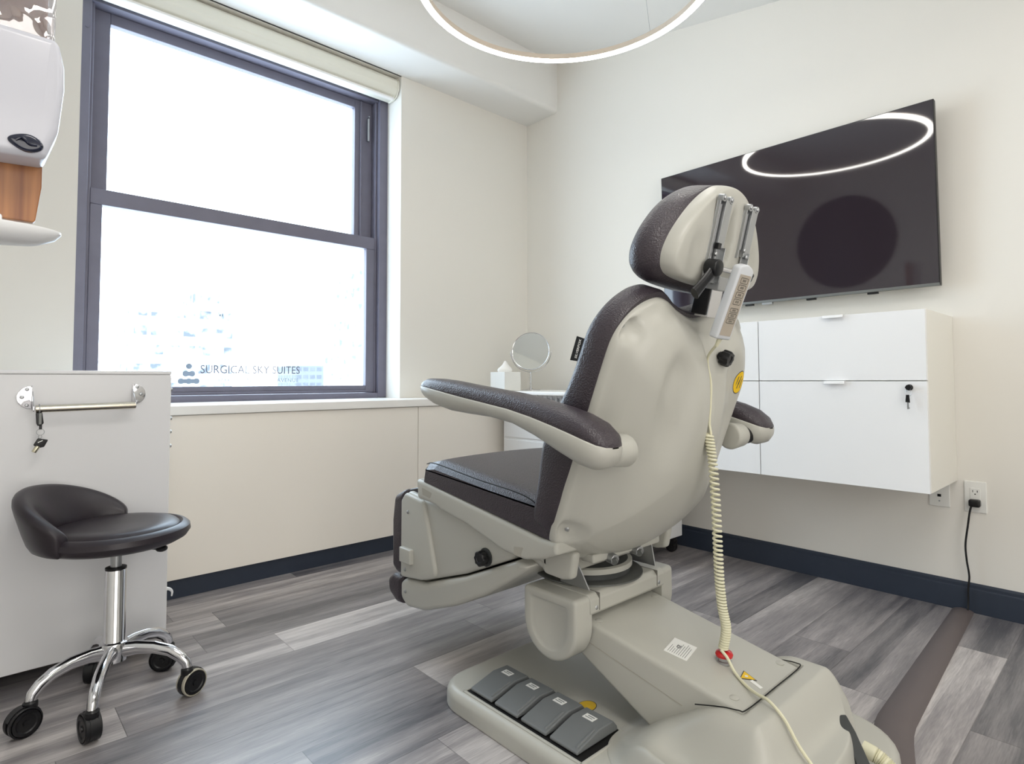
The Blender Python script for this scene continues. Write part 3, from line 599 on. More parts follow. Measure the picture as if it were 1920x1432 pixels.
# leg rest
XG0, XG1 = 1.08, 1.59
q = rpoly([(1.72, .500), (1.695, .532), (1.60, .520), (1.40, .505), (1.20, .455), (1.175, .430), (1.19, .4155), (1.39, .3295), (1.60, .2585), (1.722, .2425)], [.015, .02, .02, .03, .02, .01, .003, .02, .02, .012], 5)
b = B(); rprism(b, q, XG0, XG1, .014, fYZ, k=4); ls = ob('legrest_shell', b, 'plastic', ch)
q = rpoly([(1.719, .500), (1.694, .528), (1.585, .514), (1.515, .290), (1.60, .2625), (1.721, .2465)], [.015, .02, .03, .03, .006, .012]); b = B(); rprism(b, q, XG0-.012, XG0+.012, .010, fYZ, r1=0); ob('shell_band', b, 'plastic', ls)
q = rpoly([(1.705, .352), (1.64, .352), (1.64, .304), (1.705, .304)], .004); b = B(); rprism(b, q, XG0-.026, XG0+.012, .004, fYZ, r1=0); ob('shell_block', b, 'plastic', ls)
for y, z in ((1.672, .468), (1.688, .278)): screw(ls, (XG0-.013, y, z), (-1, 0, 0), .006)
b = B(); lathe(b, (XG0-.001, 1.286, .403), (-1, 0, 0), [(0, .026), (.003, .026), (.003, .010), (.006, .010)], 28); ob('knob_collar', b, 'dgrey', ls)
def star_knob(c, d, r, h, n=8, m='black', parent=None, nm='knob'):
    c = Vector(c); d = Vector(d).normalized(); u, v = basis(d); b = B(); N_ = n*6
    rad = lambda i: r*(1+.07*math.cos(2*math.pi*i*n/N_))
    loft(b, [[c+d*hh+(u*math.cos(2*math.pi*i/N_)+v*math.sin(2*math.pi*i/N_))*rad(i)*k for i in range(N_)] for hh, k in ((0, .55), (h*.25, .6), (h*.3, .96), (h*.45, 1), (h*.85, 1), (h, .9), (h, .5), (h*.94, .45), (h*.94, .01))])
    return ob(nm, b, m, parent)
star_knob((XG0-.003, 1.286, .403), (-1, 0, 0), .021, .026, parent=ch, nm='legrest_knob')
q = rpoly([(1.722, .535), (1.792, .505), (1.806, .42), (1.805, .262), (1.775, .243), (1.722, .243)], [.012, .03, .03, .025, .02, .008], 5)
b = B(); rprism(b, q, XG0+.004, XG1-.004, .022, fYZ, k=5); lc = ob('legrest_cushion', b, 'leather', ch)
b = B(); rprism(b, rpoly([(1.722, .532), (1.62, .556), (1.60, .556), (1.60, .512), (1.70, .50)], .01), XG0+.02, XG1-.02, .006, fYZ); ob('hinge_cover', b, 'leather2', ch)
q = rpoly([(1.738, .222), (1.738, .172), (1.700, .150), (1.60, .163), (1.44, .222), (1.30, .290), (1.17, .372), (1.11, .415), (1.165, .4195), (1.39, .3235), (1.60, .2525), (1.715, .2385)], [.02, .03, .035, .05, .06, .06, .02, .01, .01, .02, .02, .02], 5)
b = B(); rprism(b, q, XG0, XG1, .014, fYZ, k=4); fs = ob('footrest_shell', b, 'plastic', ch)
screw(fs, (XG0-.001, 1.705, .200), (-1, 0, 0), .006)
q = rpoly([(1.738, .240), (1.80, .236), (1.832, .215), (1.826, .170), (1.775, .142), (1.738, .146)], [.005, .02, .025, .03, .03, .006], 5)
b = B(); rprism(b, q, XG0+.004, XG1-.004, .02, fYZ, k=5); ob('footrest_cushion', b, 'leather', ch)
# backrest
FB = Frame((CX, 1.006, .514), -.4)
half = [(0, .585), (.08, .600), (.145, .622), (.19, .617), (.235, .594), (.268, .560), (.289, .515), (.293, .44), (.293, .30), (.293, .15), (.293, .06), (.290, .01), (.272, -.018), (.20, -.062), (.10, -.095), (0, -.106)]
outl = smooth_closed(half+[(-x, y) for x, y in half[-2:0:-1]], 6)
CB = Vector((0, .27))
def ufrac(s, t):
    v = Vector((s, t))-CB; L = v.length
    if L < 1e-6: return 0
    best = None
    for i in range(len(outl)):
        a, c = outl[i-1]-CB, outl[i]-CB; den = v.x*(c.y-a.y)-v.y*(c.x-a.x)
        if abs(den) < 1e-12: continue
        k1 = (a.x*(c.y-a.y)-a.y*(c.x-a.x))/den; k2 = (a.x*v.y-a.y*v.x)/den
        if k1 > 0 and -1e-9 <= k2 <= 1+1e-9: best = 1/k1
    return best or 1
def bd(s, t, u):
    n = .018*math.sqrt(max(0, 1-((u-.97)/.03)**2)) if u > .97 else .018
    n += .038*sstep(.985, .85, u)+(.094*(1-(u/.87)**2.5) if u < .87 else 0)
    for sx in (-1, 1):
        n -= .029*math.exp(-(((s-sx*.125)/.055)**2+((t-.43)/(.085 if t > .43 else .16))**2)**1.8)
        n -= .020*math.exp(-(((s-sx*.262)/.026)**2+((t-.548)/.026)**2)**2)*sstep(1, .97, u)
        n -= .022*math.exp(-(((s-sx*.262)/.026)**2+((t-.035)/.028)**2)**2)*sstep(1, .97, u)
    n += .010*math.exp(-((s/.11)**2))*sstep(.42, .2, t)*sstep(-.05, .1, t)
    n -= .010*math.exp(-(s/.007)**2)*sstep(.25, .33, t)*sstep(1, .9, u)
    return n
b = B(); us = [1, .999, .996, .992, .986, .979, .97]+[.97-.97*(i/58) for i in range(1, 58)]
rr = [[FB(p.x, p.y, -.004) for p in outl]]+[[FB(*(CB+(p-CB)*u), bd(*(CB+(p-CB)*u), u)) for p in outl] for u in us]
rv = loft(b, rr, cap=(True, False)); c = b.verts.new(FB(CB.x, CB.y, bd(CB.x, CB.y, 0)))
for i in range(len(outl)): b.faces.new((rv[-1][i], rv[-1][(i+1) % len(outl)], c))
bs = ob('backrest_shell', b, 'plastic', ch, smooth=50)
def onback(s, t, lift=0): return FB(s, t, bd(s, t, ufrac(s, t))+lift)
def backn(s, t):
    e = .004; a = onback(s+e, t)-onback(s-e, t); c = onback(s, t+e)-onback(s, t-e); n = a.cross(c).normalized(); return n if n.dot(FB.N) > 0 else -n
for s, t in ((-.262, .548), (.262, .548), (-.262, .035), (.262, .035)): screw(bs, onback(s, t), backn(s, t), .006)
b = B(); q = [(.030*math.cos(k*math.pi/14), .017*math.sin(k*math.pi/14)) for k in range(28)]
def fst(cs, ct, ang, lift):
    ca, sa = math.cos(ang), math.sin(ang); return lambda x, y, z: onback(cs+x*ca-y*sa, ct+x*sa+y*ca, lift+z)
f = fst(.178, .447, R(78), .0008); loft(b, [[f(x*k, y*k, 0) for x, y in q] for k in (1, .7, .4, .05)]); ob('inspection_sticker', b, 'yellow', bs, label='oval gold inspection sticker')
b = B(); f = fst(.178, .447, R(78), .0004); loft(b, [[f(x*k, y*k, 0) for x, y in q] for k in (1.08, .9)], cap=(False, False)); ob('sticker_edge', b, 'ink', bs)
b = B(); f = fst(.178, .447, R(78), .0013)
for (x0, x1, yy) in ((-.012, .014, .007), (-.018, .006, 0), (-.006, .018, -.001), (-.014, .012, -.008)):
    loft(b, [[f(x0, yy, 0), f(x1, yy, 0)], [f(x0, yy+.0022, 0), f(x1, yy+.0022, 0)]], closed=False, cap=(False, False))
ob('sticker_print', b, 'ink', bs, smooth=0)
star_knob(onback(.045, .515, .0), (FB.N+Vector((.05, 0, .0))), .019, .032, parent=ch, nm='backrest_knob')
# cushion of the back
phalf = [(0, .598), (.08, .613), (.145, .640), (.195, .634), (.242, .606), (.276, .567), (.297, .515), (.300, .44), (.299, .30), (.297, .15), (.295, .03), (.26, .0), (.15, -.01), (0, -.01)]
pout = smooth_closed(phalf+[(-x, y) for x, y in phalf[-2:0:-1]], 6); PC = Vector((0, .30))
def thick(t): return .080+.034*math.exp(-((t-.22)/.12)**2)-.004*sstep(.5, .62, t)
b = B(); rr = [[FB(*(PC+(p-PC)*.985), .0) for p in pout]]
for k_ in range(9):
    a = k_/8*math.pi/2; rr.append([FB(*inset(pout, .030*(1-math.cos(a)))[i], -(thick(pout[i].y)-.030)-.030*math.sin(a)) if k_ else FB(p.x, p.y, -.01) for i, p in enumerate(pout)])
ins = inset(pout, .030)
for u in (.9, .75, .55, .3, .1): rr.append([FB(*(PC+(p-PC)*u), -(thick(pout[i].y)*u+thick(.3)*(1-u))+.010*(1-u**2)) for i, p in enumerate(ins)])
loft(b, rr, cap=(True, True)); bc = ob('backrest_cushion', b, 'leather', ch)
for sx in ():
    b = B(); tube(b, catmull([FB(sx*.2975, t, -(thick(t)-.012)) for t in (.06, .15, .25, .35, .45, .52)]+[FB(sx*.272, .573, -.066), FB(sx*.235, .612, -.062), FB(sx*.17, .640, -.058)], 5), .0014, 6); ob('piping', b, 'leather2', bc)
# woven tag
tg = lambda y, z, x: Vector((1.047+x, y, z))
b = B(); tq = [(.957, .952), (.920, .957), (.907, 1.010), (.936, 1.004)]
tq = [(.938, .948), (.905, .943), (.888, .995), (.916, 1.004)]
loft(b, [[tg(y, z, 0) for y, z in tq], [tg(y, z, .0015) for y, z in tq]]); tag_ = ob('fabric_tag', b, 'black', bc, smooth=0)
tc_ = Vector((0, .912, .9735)); dv = Vector((0, -.019, .054)).normalized(); nv = Vector((0, -.054, -.019)).normalized()
b = text_mesh('SILVERFOX', .0095, lambda x, y, z: Vector((1.0465-z*.3, 0, 0))+tc_+dv*x+Vector((0, dv.z, -dv.y))*y*1.0, 1.0, True); ob('tag_lettering', b, 'label', bc, smooth=0)
# arm rests
def armrest(sg):
    cx = CX+sg*.362
    def sec(y, zc, wd, hu, hl, n=20, x=cx, full=True):
        return [Vector((x+wd*math.copysign(abs(math.cos(a))**.8, math.cos(a)), y, zc+(hu if math.sin(a) > 0 else hl)*math.copysign(abs(math.sin(a))**.8, math.sin(a)))) for a in [2*math.pi*i/n for i in range(n)]]
    S = [(1.425, .880, .012, .010, .010), (1.418, .881, .026, .018, .022), (1.395, .880, .036, .024, .032), (1.35, .875, .043, .028, .043), (1.28, .865, .046, .032, .046), (1.20, .853, .045, .034, .040), (1.12, .842, .044, .036, .033), (1.03, .830, .045, .038, .034), (.95, .815, .048, .040, .045), (.88, .799, .051, .042, .058), (.83, .786, .052, .042, .064), (.79, .774, .050, .038, .060), (.765, .765, .042, .028, .044), (.752, .760, .026, .014, .024), (.748, .759, .010, .006, .010)]
    # shell = lower half, pad = upper half with a slight overlap
    b = B(); loft(b, [[p if p.z <= zc+.001 else Vector((p.x, p.y, zc+.003)) for p in sec(y, zc, wd*1.045+.001, hu, hl*1.03)] for y, zc, wd, hu, hl in S]); sh = ob('armrest_shell', b, 'plastic', ch, smooth=60)
    b = B(); loft(b, [[p if p.z >= zc-.001 else Vector((cx+(p.x-cx)*.985, p.y, zc+.0005)) for p in sec(y, zc+.002, wd*1.0, hu, hl, 28)] for y, zc, wd, hu, hl in S]); ob('armrest_pad', b, 'leather', ch, smooth=70)
    b = B(); cyl(b, (cx-sg*.035, .806, .742), (CX+sg*.262, .815, .742), .026, n=24); ob('armrest_axle', b, 'black', ch)
    b = B(); cyl(b, (CX+sg*.302, .811, .742), (CX+sg*.24, .816, .742), .033, .038, n=28, fil=.008); ob('armrest_boss', b, 'plastic', ch)
armrest(-1); armrest(1)
# head rest
FH = Frame((CX, .735, 1.187), -.25)
hh = [(0, .187), (.05, .178), (.092, .155), (.130, .123), (.163, .085), (.190, .045), (.204, .010), (.205, -.015), (.195, -.036), (.165, -.050), (.09, -.058), (0, -.060)]
hout = smooth_closed(hh+[(-x, y) for x, y in hh[-2:0:-1]], 6); HC = Vector((0, .055))
def hdp(s, t, u):
    n = .035*math.sqrt(max(0, 1-((u-.92)/.08)**2)) if u > .92 else .035
    n += .008*(1-min(1, u/.92)**3) if u < .92 else 0
    n -= .026*math.exp(-(((s)/.016)**2+((t-.045)/.075)**2)**2)
    for sx in (-1, 1): n -= .008*math.exp(-(((s-sx*.125)/.028)**2+((t-.01)/.05)**2)**1.5)
    return n
b = B(); us = [1, .999, .996, .990, .982, .972, .96, .945, .92]+[.92*(1-i/34) for i in range(1, 34)]
rr = [[FH(p.x, p.y, -.003) for p in hout]]+[[FH(*(HC+(p-HC)*u), hdp(*(HC+(p-HC)*u), u)) for p in hout] for u in us]
rv = loft(b, rr, cap=(True, False)); c = b.verts.new(FH(HC.x, HC.y, hdp(0, .055, 0)))
for i in range(len(hout)): b.faces.new((rv[-1][i], rv[-1][(i+1) % len(hout)], c))
hs = ob('headrest_shell', b, 'plastic', ch, smooth=50)
b = B(); rr = [[FH(*(HC+(p-HC)*.98), 0) for p in hout]]
for n_, gr in ((-.002, .000), (-.012, .008), (-.030, .016), (-.052, .019)): rr.append([FH(q.x, q.y-gr*1.0*sstep(.08, .20, q.y), n_) for q in inset(hout, -gr)])
for k_ in range(1, 9):
    a = k_/8*math.pi/2; rr.append([FH(q.x, q.y-.019*sstep(.08, .20, q.y)*math.cos(a), -.052-.048*math.sin(a)) for q in inset(hout, -.019+.052*(1-math.cos(a)))])
for u in (.8, .5, .2): rr.append([FH(*(HC+(p-HC)*u), -.1+.008*(1-u)) for p in inset(hout, .033)])
loft(b, rr); ob('headrest_cushion', b, 'leather', ch, smooth=50)
def hbox(bm, s0, s1, t0, t1, n0, n1): return hexa(bm, [FH(s0, t0, n0), FH(s1, t0, n0), FH(s1, t0, n1), FH(s0, t0, n1), FH(s0, t1, n0), FH(s1, t1, n0), FH(s1, t1, n1), FH(s0, t1, n1)])
for sx, t0, t1 in ((-1, -.052, .146), (1, .024, .148)):
    s = sx*.064-.002; b = B(); hbox(b, s-.024, s+.021, t0, t1, .040, .0425); hbox(b, s-.024, s-.0220, t0, t1, .0425, .050); hbox(b, s-.006, s+.023, t0+.004, t1-.004, .0426, .054); hbox(b, s-.0165, s-.010, t0+.02, t1-.015, .0425, .048)
    ra = ob('slide_rail', b, 'steel', ch, bevel=.0008)
    for ds in (-.0175, .0155): b = B(); rprism(b, rpoly([(s+ds-.008, t1-.010), (s+ds+.008, t1-.010), (s+ds+.008, t1+.007), (s+ds-.008, t1+.007)], .007), .041, .0550, .001, lambda u, v, w_: FH(u, v, w_)); ob('rail_ear', b, 'steel', ra); screw(ra, FH(s+ds, t1-.001, .0555), FH.N, .0052)
    for ds, tt in ((-.010, t0+.07 if sx < 0 else t0+.02), (.006, t0+.052 if sx < 0 else t0+.006)): screw(ra, FH(s+ds, tt, .057), FH.N, .005)
    if sx < 0: b = B(); hbox(b, s-.012, s+.002, t0+.082, t0+.096, .05, .06); ob('rail_stop', b, 'black', ra, bevel=.001)
b = B(); hbox(b, .058, .074, -.020, .04, .046, .050); hbox(b, .074, .0765, -.030, .04, .046, .060); ob('link_plate', b, 'steel', ch, bevel=.001)
b = B(); hbox(b, -.055, -.0525, -.045, .035, .05, .066); ob('link_plate', b, 'steel', ch, bevel=.0008)
b = B(); cyl(b, FH(-.075, -.012, .058), FH(.10, -.012, .058), .006, n=14); ob('pivot_rod', b, 'chrome', ch)
b = B(); hbox(b, -.045, .035, -.062, -.030, .030, .062); ob('clamp_block', b, 'steel', ch, bevel=.002)
# locking lever
b = B(); cyl(b, FH(-.084, -.014, .046), FH(-.084, -.014, .078), .020, n=28, fil=.004); lv = ob('locking_lever', b, 'black', ch)
b = B(); rr = []
for k_ in range(9):
    t = k_/8; c0 = FH(-.084-.050*t, -.016-.064*t, .066-.008*t); wd = .0165-.003*math.sin(math.pi*t)+.0005*t; uu = (FH.S*.77-FH.T*.64).normalized()
    rr.append([c0+uu*wd*math.cos(a)+FH.N*.009*math.sin(a) for a in [2*math.pi*i/14 for i in range(14)]])
loft(b, rr); ob('lever_handle', b, 'black', lv)
star_knob(FH(.078, -.014, .056), (1, 0, 0), .016, .022, 6, parent=ch, nm='headrest_knob')
# neck post
b = B(); hbox(b, -.030, .024, -.13, -.05, .004, .040); ob('neck_post', b, 'chrome', ch, bevel=.003)
b = B(); hbox(b, -.038, -.030, -.125, -.058, .0, .040); ob('post_collar', b, 'black', ch, bevel=.002)
# ------------------------------------------------------------------ hand control with coiled cord
hc = root('hand_control', 'pale grey handset with keypad and coiled cream cord hanging down the chair back', 'remote control', tuple(FB(-.04, .57, .12)))
FR_ = Frame(FB(-.050, .652, .118), -.38)
FR_.N = (FR_.N+Vector((-.18, 0, 0))).normalized(); FR_.S = FR_.T.cross(FR_.N).normalized()*-1
FR_.S = FR_.S if FR_.S.x > 0 else -FR_.S
FR_.T = (FR_.T+FR_.S*.03).normalized()
ro = rpoly([(-.026, -.084), (.026, -.084), (.026, .084), (.0, .094), (-.026, .088)], [.006, .006, .016, .02, .012], 5)
b = B(); rprism(b, ro, -.011, .013, .005, FR_, k=3); body = ob('handset_body', b, 'remote', hc)
b = B(); rprism(b, rpoly([(-.019, -.074), (.019, -.074), (.019, .070), (-.019, .070)], .002), .0125, .0138, 0, FR_); ob('keypad', b, 'keypad', hc)
def key(s0, s1, t0, t1):
    b = B(); P = rpoly([(s0, t0), (s1, t0), (s1, t1), (s0, t1)], .003, 3); Q = inset(P, .0011)
    a = [b.verts.new(FR_(p.x, p.y, .0145)) for p in P]; c = [b.verts.new(FR_(p.x, p.y, .0145)) for p in Q]
    for i in range(len(P)): b.faces.new((a[i], a[(i+1) % len(P)], c[(i+1) % len(P)], c[i]))
    for ds in (-.004, 0, .004):
        m_ = (s0+s1)/2+ds; h_ = (t1-t0)*.24; q_ = [b.verts.new(FR_(m_-.0009, (t0+t1)/2-h_, .0145)), b.verts.new(FR_(m_+.0009, (t0+t1)/2-h_*.6, .0145)), b.verts.new(FR_(m_+.0009, (t0+t1)/2+h_, .0145)), b.verts.new(FR_(m_-.0009, (t0+t1)/2+h_*.7, .0145))]; b.faces.new(q_)
    ob('key', b, 'dgrey', hc, smooth=0)
for i in range(4): key(-.013, .013, .050-i*.0165, .0635-i*.0165)
for i in range(3): key(-.014, .014, -.018-i*.0130, -.0075-i*.0130)
b = B(); cyl(b, FR_(.004, -.084, 0), FR_(.006, -.104, -.004), .006, .004, n=14); ob('strain_relief', b, 'coil', hc)
b = B(); tube(b, catmull([FR_(.006, -.100, -.004), onback(.0, .505, .006), onback(.001, .45, .004), onback(.0, .40, .004), onback(.0, .36, .006), FB(.0, .335, .156), Vector((CX-.002, .744, .765))], 8), .0032, 8); ob('cord', b, 'coil', hc)
# coil
b = B(); path = catmull([(1.333, .742, .768), (1.336, .734, .70), (1.337, .728, .60), (1.336, .724, .50), (1.338, .722, .42), (1.334, .714, .36), (1.336, .706, .31), (1.332, .712, .262)], 12)
turns = 58; P = []; NP = turns*14
def along(t):
    x = t*(len(path)-1); i = min(int(x), len(path)-2); return path[i].lerp(path[i+1], x-i)
for i in range(NP+1):
    t = i/NP; a = 2*math.pi*turns*t; P.append(along(t)+Vector((math.cos(a), math.sin(a), 0))*.0092)
tube(b, P, .0031, 7); ob('coil', b, 'coil', hc)
# thin cable from the coil across the housing
cpath = [(1.322, .712, .262), (1.318, .694, .250), (1.310, .672, at_y(.672)+.006), (1.288, .635, at_y(.635)+.005), (1.268, .60, .221), (1.255, .57, .224), (1.246, .535, .205), (1.243, .505, .165), (1.245, .475, .132), (1.255, .45, .10), (1.28, .41, .07), (1.31, .37, .03)]
b = B(); tube(b, catmull(cpath, 8), .0035, 8); ob('tail_cable', b, 'coil', hc)
# ribbed hose at the rear panel
b = B(); hp = catmull([(1.452, .455, .098), (1.452, .42, .09), (1.45, .385, .065), (1.44, .35, .035), (1.40, .30, .018)], 24); tube(b, hp, .016, 14, rf=lambda t: .0155+(.0018*math.sin(t*260) if t > .18 else .001)); ob('ribbed_hose', b, 'coil', ch)

# ------------------------------------------------------------------ stool
so = Vector((.318, 2.03, 0)); FLR = .042
stl = root('saddle_stool', 'black vinyl low-back stool on a chrome five-star wheeled base', 'stool', tuple(so))
hub = so+Vector((0, 0, .14))
b = B(); lathe(b, so+Vector((0, 0, .105)), (0, 0, 1), [(0, .026), (.002, .034), (.05, .036), (.054, .034), (.056, .030)], 36); ob('hub', b, 'chrome', stl)
b = B(); lathe(b, so+Vector((0, 0, .155)), (0, 0, 1), [(0, .029), (.004, .0265), (.205, .0265), (.210, .024)], 36); ob('column_sleeve', b, 'chrome', stl)
b = B(); lathe(b, so+Vector((0, 0, .362)), (0, 0, 1), [(0, .0265), (.006, .0265), (.008, .018)], 28); ob('column_collar', b, 'black', stl)
b = B(); cyl(b, so+Vector((0, 0, .36)), so+Vector((0, 0, .45)), .014, n=24); ob('gas_lift', b, 'steel', stl)
feet = [(.478, 1.893, 20), (.240, 1.812, 100), (.127, 1.972, 200), (.285, 2.165, 60), (.478, 2.112, 150)]
for k_, (fx, fy, wa) in enumerate(feet):
    d = Vector((fx-so.x, fy-so.y, 0)); L = (d.length-.004)*.225/.217; d.normalize(); rr = []
    pts = [(0.028, .135, .016, .022), (.07, .141, .0145, .019), (.12, .140, .0145, .017), (.165, .130, .014, .016), (.195, .113, .0135, .0155), (.212, .096, .0125, .0145), (.217, .080, .012, .013)]
    sd = Vector((-d.y, d.x, 0))
    for i, (h, z, wd, hg) in enumerate(pts):
        a_, c_ = pts[max(i-1, 0)], pts[min(i+1, len(pts)-1)]; tn = (d*(c_[0]-a_[0])+Vector((0, 0, c_[1]-a_[1]))).normalized(); nn = sd.cross(tn)
        rr.append([so+d*h*(L/.225)+Vector((0, 0, z))+sd*wd*math.cos(t)+nn*hg*math.sin(t) for t in [2*math.pi*j/16 for j in range(16)]])
    b = B(); loft(b, rr); lg = ob('leg', b, 'chrome', stl, smooth=60)
    tip = so+d*.217*(L/.225); wd_ = Vector((math.cos(R(wa)), math.sin(R(wa)), 0)); wx = Vector((-wd_.y, wd_.x, 0))
    b = B(); lathe(b, tip+Vector((0, 0, .062)), (0, 0, 1), [(0, .014), (.004, .0165), (.016, .0165), (.020, .013), (.024, .011)], 20)
    cc = tip+wd_*.014+Vector((0, 0, .0365)); cs = ob('caster', b, 'black', stl)
    b = B()
    loft(b, [[cc+wd_*math.cos(a)*r_+Vector((0, 0, 1))*math.sin(a)*r_+wx*o_ for a in [R(20)+R(200)*i/12 for i in range(13)]] for o_, r_ in ((-.008, .026), (-.008, .0385), (.008, .0385), (.008, .026))], closed=False, cap=(False, False)); hexa(b, [tip+Vector((-.006, -.006, .036)), tip+Vector((.006, -.006, .036)), tip+Vector((.006, .006, .036)), tip+Vector((-.006, .006, .036)), tip+Vector((-.013, -.013, .068)), tip+Vector((.013, -.013, .068)), tip+Vector((.013, .013, .068)), tip+Vector((-.013, .013, .068))]); ob('caster_hood', b, 'black', cs)
    for s_ in (-1, 1):
        b = B(); lathe(b, cc+wx*s_*.005, wx*s_, [(0, .035), (.0015, .0365), (.011, .0365), (.0125, .035), (.0125, .033), (.004, .0325), (.004, .001)], 32); lathe(b, cc+wx*s_*.0052, wx*s_, [(0, .0315), (.0130, .031), (.0135, .024), (.011, .021), (.011, .008), (.0145, .007), (.0145, .0005)], 32, mi=1); ob('caster_wheel', b, ['rubberwheel', 'black'] if k_ in (0, ) else ['black', 'black'], cs)
# seat: round rim with a padded disc, back shell wrapped round one side
SC = so+Vector((.0, .0, 0)); SZ = .475; SR = .185
b = B(); lathe(b, SC+Vector((0, 0, SZ-.045)), (0, 0, 1), [(0, .02), (.0, .13), (.006, .160), (.016, .178), (.030, .187), (.044, .185), (.052, .176), (.054, .166), (.050, .160), (.048, .158), (.048, .001)], 72); ob('seat_rim', b, 'leather2', stl)
b = B(); lathe(b, SC+Vector((0, 0, SZ)), (0, 0, 1), [(0, .158), (.006, .1575), (.013, .150), (.017, .135), (.017, .10), (.015, .05), (.014, .001)], 72); ob('seat_pad', b, 'leather2', stl)
bdir = R(146); rr = []
NB = 48
for i in range(NB+1):
    a = -R(74)+R(148)*i/NB; k_ = max(0, math.cos(a*90/74))**.75; h = .012+.108*k_; lean = .055*k_; th = .020+.016*k_
    dr = Vector((math.cos(bdir+a), math.sin(bdir+a), 0)); z0 = SZ-.04
    prf = [(.165, z0+.012), (.182+lean*.05, z0+.002+.0), (.192+lean*.25, z0+.02), (.190+lean*.7, z0+.05+h*.4), (.190+lean, z0+.05+h*.8), (.184+lean, z0+.05+h*.97), (.176+lean*.9, z0+.05+h), (.166+lean*.75, z0+.05+h*.96), (.160+lean*.45, z0+.05+h*.7), (.156+lean*.1, z0+.05+h*.3), (.156, z0+.045), (.158, z0+.02)]
    rr.append([SC+dr*r_+Vector((0, 0, z_)) for r_, z_ in prf])
b = B(); loft(b, rr); ob('seat_back', b, 'leather2', stl, sub=1, smooth=80)
b = B(); cyl(b, so+Vector((0, 0, .425)), so+Vector((.09, -.07, .418)), .005, n=10); sph(b, so+Vector((.098, -.076, .417)), .016, sc_=(1, 1, .6)); ob('height_lever', b, 'black', stl)
b = B(); cyl(b, so+Vector((0, 0, .415)), so+Vector((0, 0, .436)), .06, n=24); ob('mounting_plate', b, 'black', stl)

# ------------------------------------------------------------------ white instrument cart with the grab rail
ct = root('instrument_cart', 'tall white cart with a chrome rail on its end panel', 'cart', (.15, 2.5, 0))
y0, zb, ztp = 2.25, .055, .933; xr = .4965
b = B(); hexa(b, [(-.5, y0, zb), (xr, y0, zb), (xr, 2.68, zb), (-.5, 2.68, zb), (-.5, y0, ztp-.012), (xr, y0, ztp-.012), (xr, 2.68, ztp-.012), (-.5, 2.68, ztp-.012)]); ob('body', b, 'cart', ct, bevel=.003)
ob('worktop', box(B(), -.502, xr+.001, y0-.002, 2.682, ztp-.012, ztp), 'cart', ct, bevel=.003)
b = B(); box(b, xr, xr+.0015, y0+.004, 2.676, zb+.01, ztp-.02); ob('edge_strip', b, 'sill', ct, smooth=0)
for z in (.872, .773, .728, .680):
    b = B(); lathe(b, (xr+.001, y0+.02, z), (1, 0, 0), [(0, .006), (.006, .006), (.008, .0045), (.009, .0005)], 14); ob('side_stud', b, 'steel', ct)
b = B(); tube(b, catmull([(xr, y0+.012, .205), (xr+.012, y0+.012, .200), (xr+.019, y0+.012, .190), (xr+.018, y0+.012, .176)], 6), .0045, 8, rf=lambda t: .006*(1-t*.6)); ob('side_hook', b, 'white', ct)
for x, y in ((.43, 2.33), (.05, 2.30), (-.4, 2.30), (.43, 2.62)):
    b = B(); cyl(b, (x, y-.009, .026), (x, y+.009, .026), .026, n=24, fil=.003); c_ = ob('caster_wheel', b, 'rubberwheel', ct); b = B(); box(b, x-.016, x+.016, y-.013, y+.013, .028, .056); ob('caster_fork', b, 'yellow' if x > .4 and y < 2.5 else 'steel', c_, bevel=.003)
hy = y0-.055
hl = ct
b = B(); cyl(b, (.138, hy, .8195), (.385, hy, .8235), .0108, n=24); rail = ob('grab_rail', b, 'nickel', ct)
for xc, zc, sg in ((.122, .853, -1), (.396, .8575, 1)):
    P = [(xc-sg*.010, zc+.034), (xc-sg*.010, zc-.034)]+[(xc-sg*.010+sg*.036*math.sin(R(180)*i/14), zc-.034*math.cos(R(180)*i/14)) for i in range(1, 14)]
    b = B(); rprism(b, P, y0-.0045, y0, .001, fXZ); pl_ = ob('rail_plate', b, 'chrome', ct)
    b = B(); rprism(b, rpoly([(y0, zc+.022), (y0, zc-.040), (hy-.009, zc-.042), (hy-.009, zc-.026)], .006), xc-sg*.0125, xc-sg*.0095, .0005, fYZ); ob('rail_arm', b, 'chrome', pl_)
    for dx, dz in ((.002, .023), (.013, 0), (.002, -.024)): screw(pl_, (xc+sg*dx, y0-.0035, zc+dz), (0, -1, 0), .0052)
# keys hanging from the rail
ky = root('key_bunch', 'black lanyard clip with a ring and round key hanging from the rail', 'keys', (.146, hy, .72))
kx = .1465; kyy = hy
b = B(); tube(b, [(kx, kyy+.0128*math.sin(t), .8195+.0135*math.cos(t)) for t in [i*math.pi/10 for i in range(21)]], .0012, 6); ob('rail_loop', b, 'steel', ky)
b = B(); rprism(b, rpoly([(kx-.0085, .809), (kx+.0065, .809), (kx+.0105, .778), (kx+.004, .770), (kx-.004, .771), (kx-.0065, .778)], .003), kyy-.006, kyy+.001, .002, fXZ); ob('clip', b, 'black', ky)
b = B(); box(b, kx-.001, kx+.005, kyy-.007, kyy-.006, .775, .808); ob('clip_window', b, 'darksteel', ky, smooth=0)
ob('strap', box(B(), kx+.000, kx+.007, kyy-.004, kyy-.001, .760, .773), 'black', ky, bevel=.001)
b = B(); tube(b, [(kx+.0035+.009*math.sin(t), kyy-.002, .7525+.009*math.cos(t)) for t in [i*math.pi/10 for i in range(21)]], .0009, 6); ob('split_ring', b, 'steel', ky)
b = B(); tube(b, [(kx+.003+.004*math.sin(t), kyy-.003, .739+.005*math.cos(t)) for t in [i*math.pi/8 for i in range(17)]], .0009, 6); ob('small_ring', b, 'steel', ky)
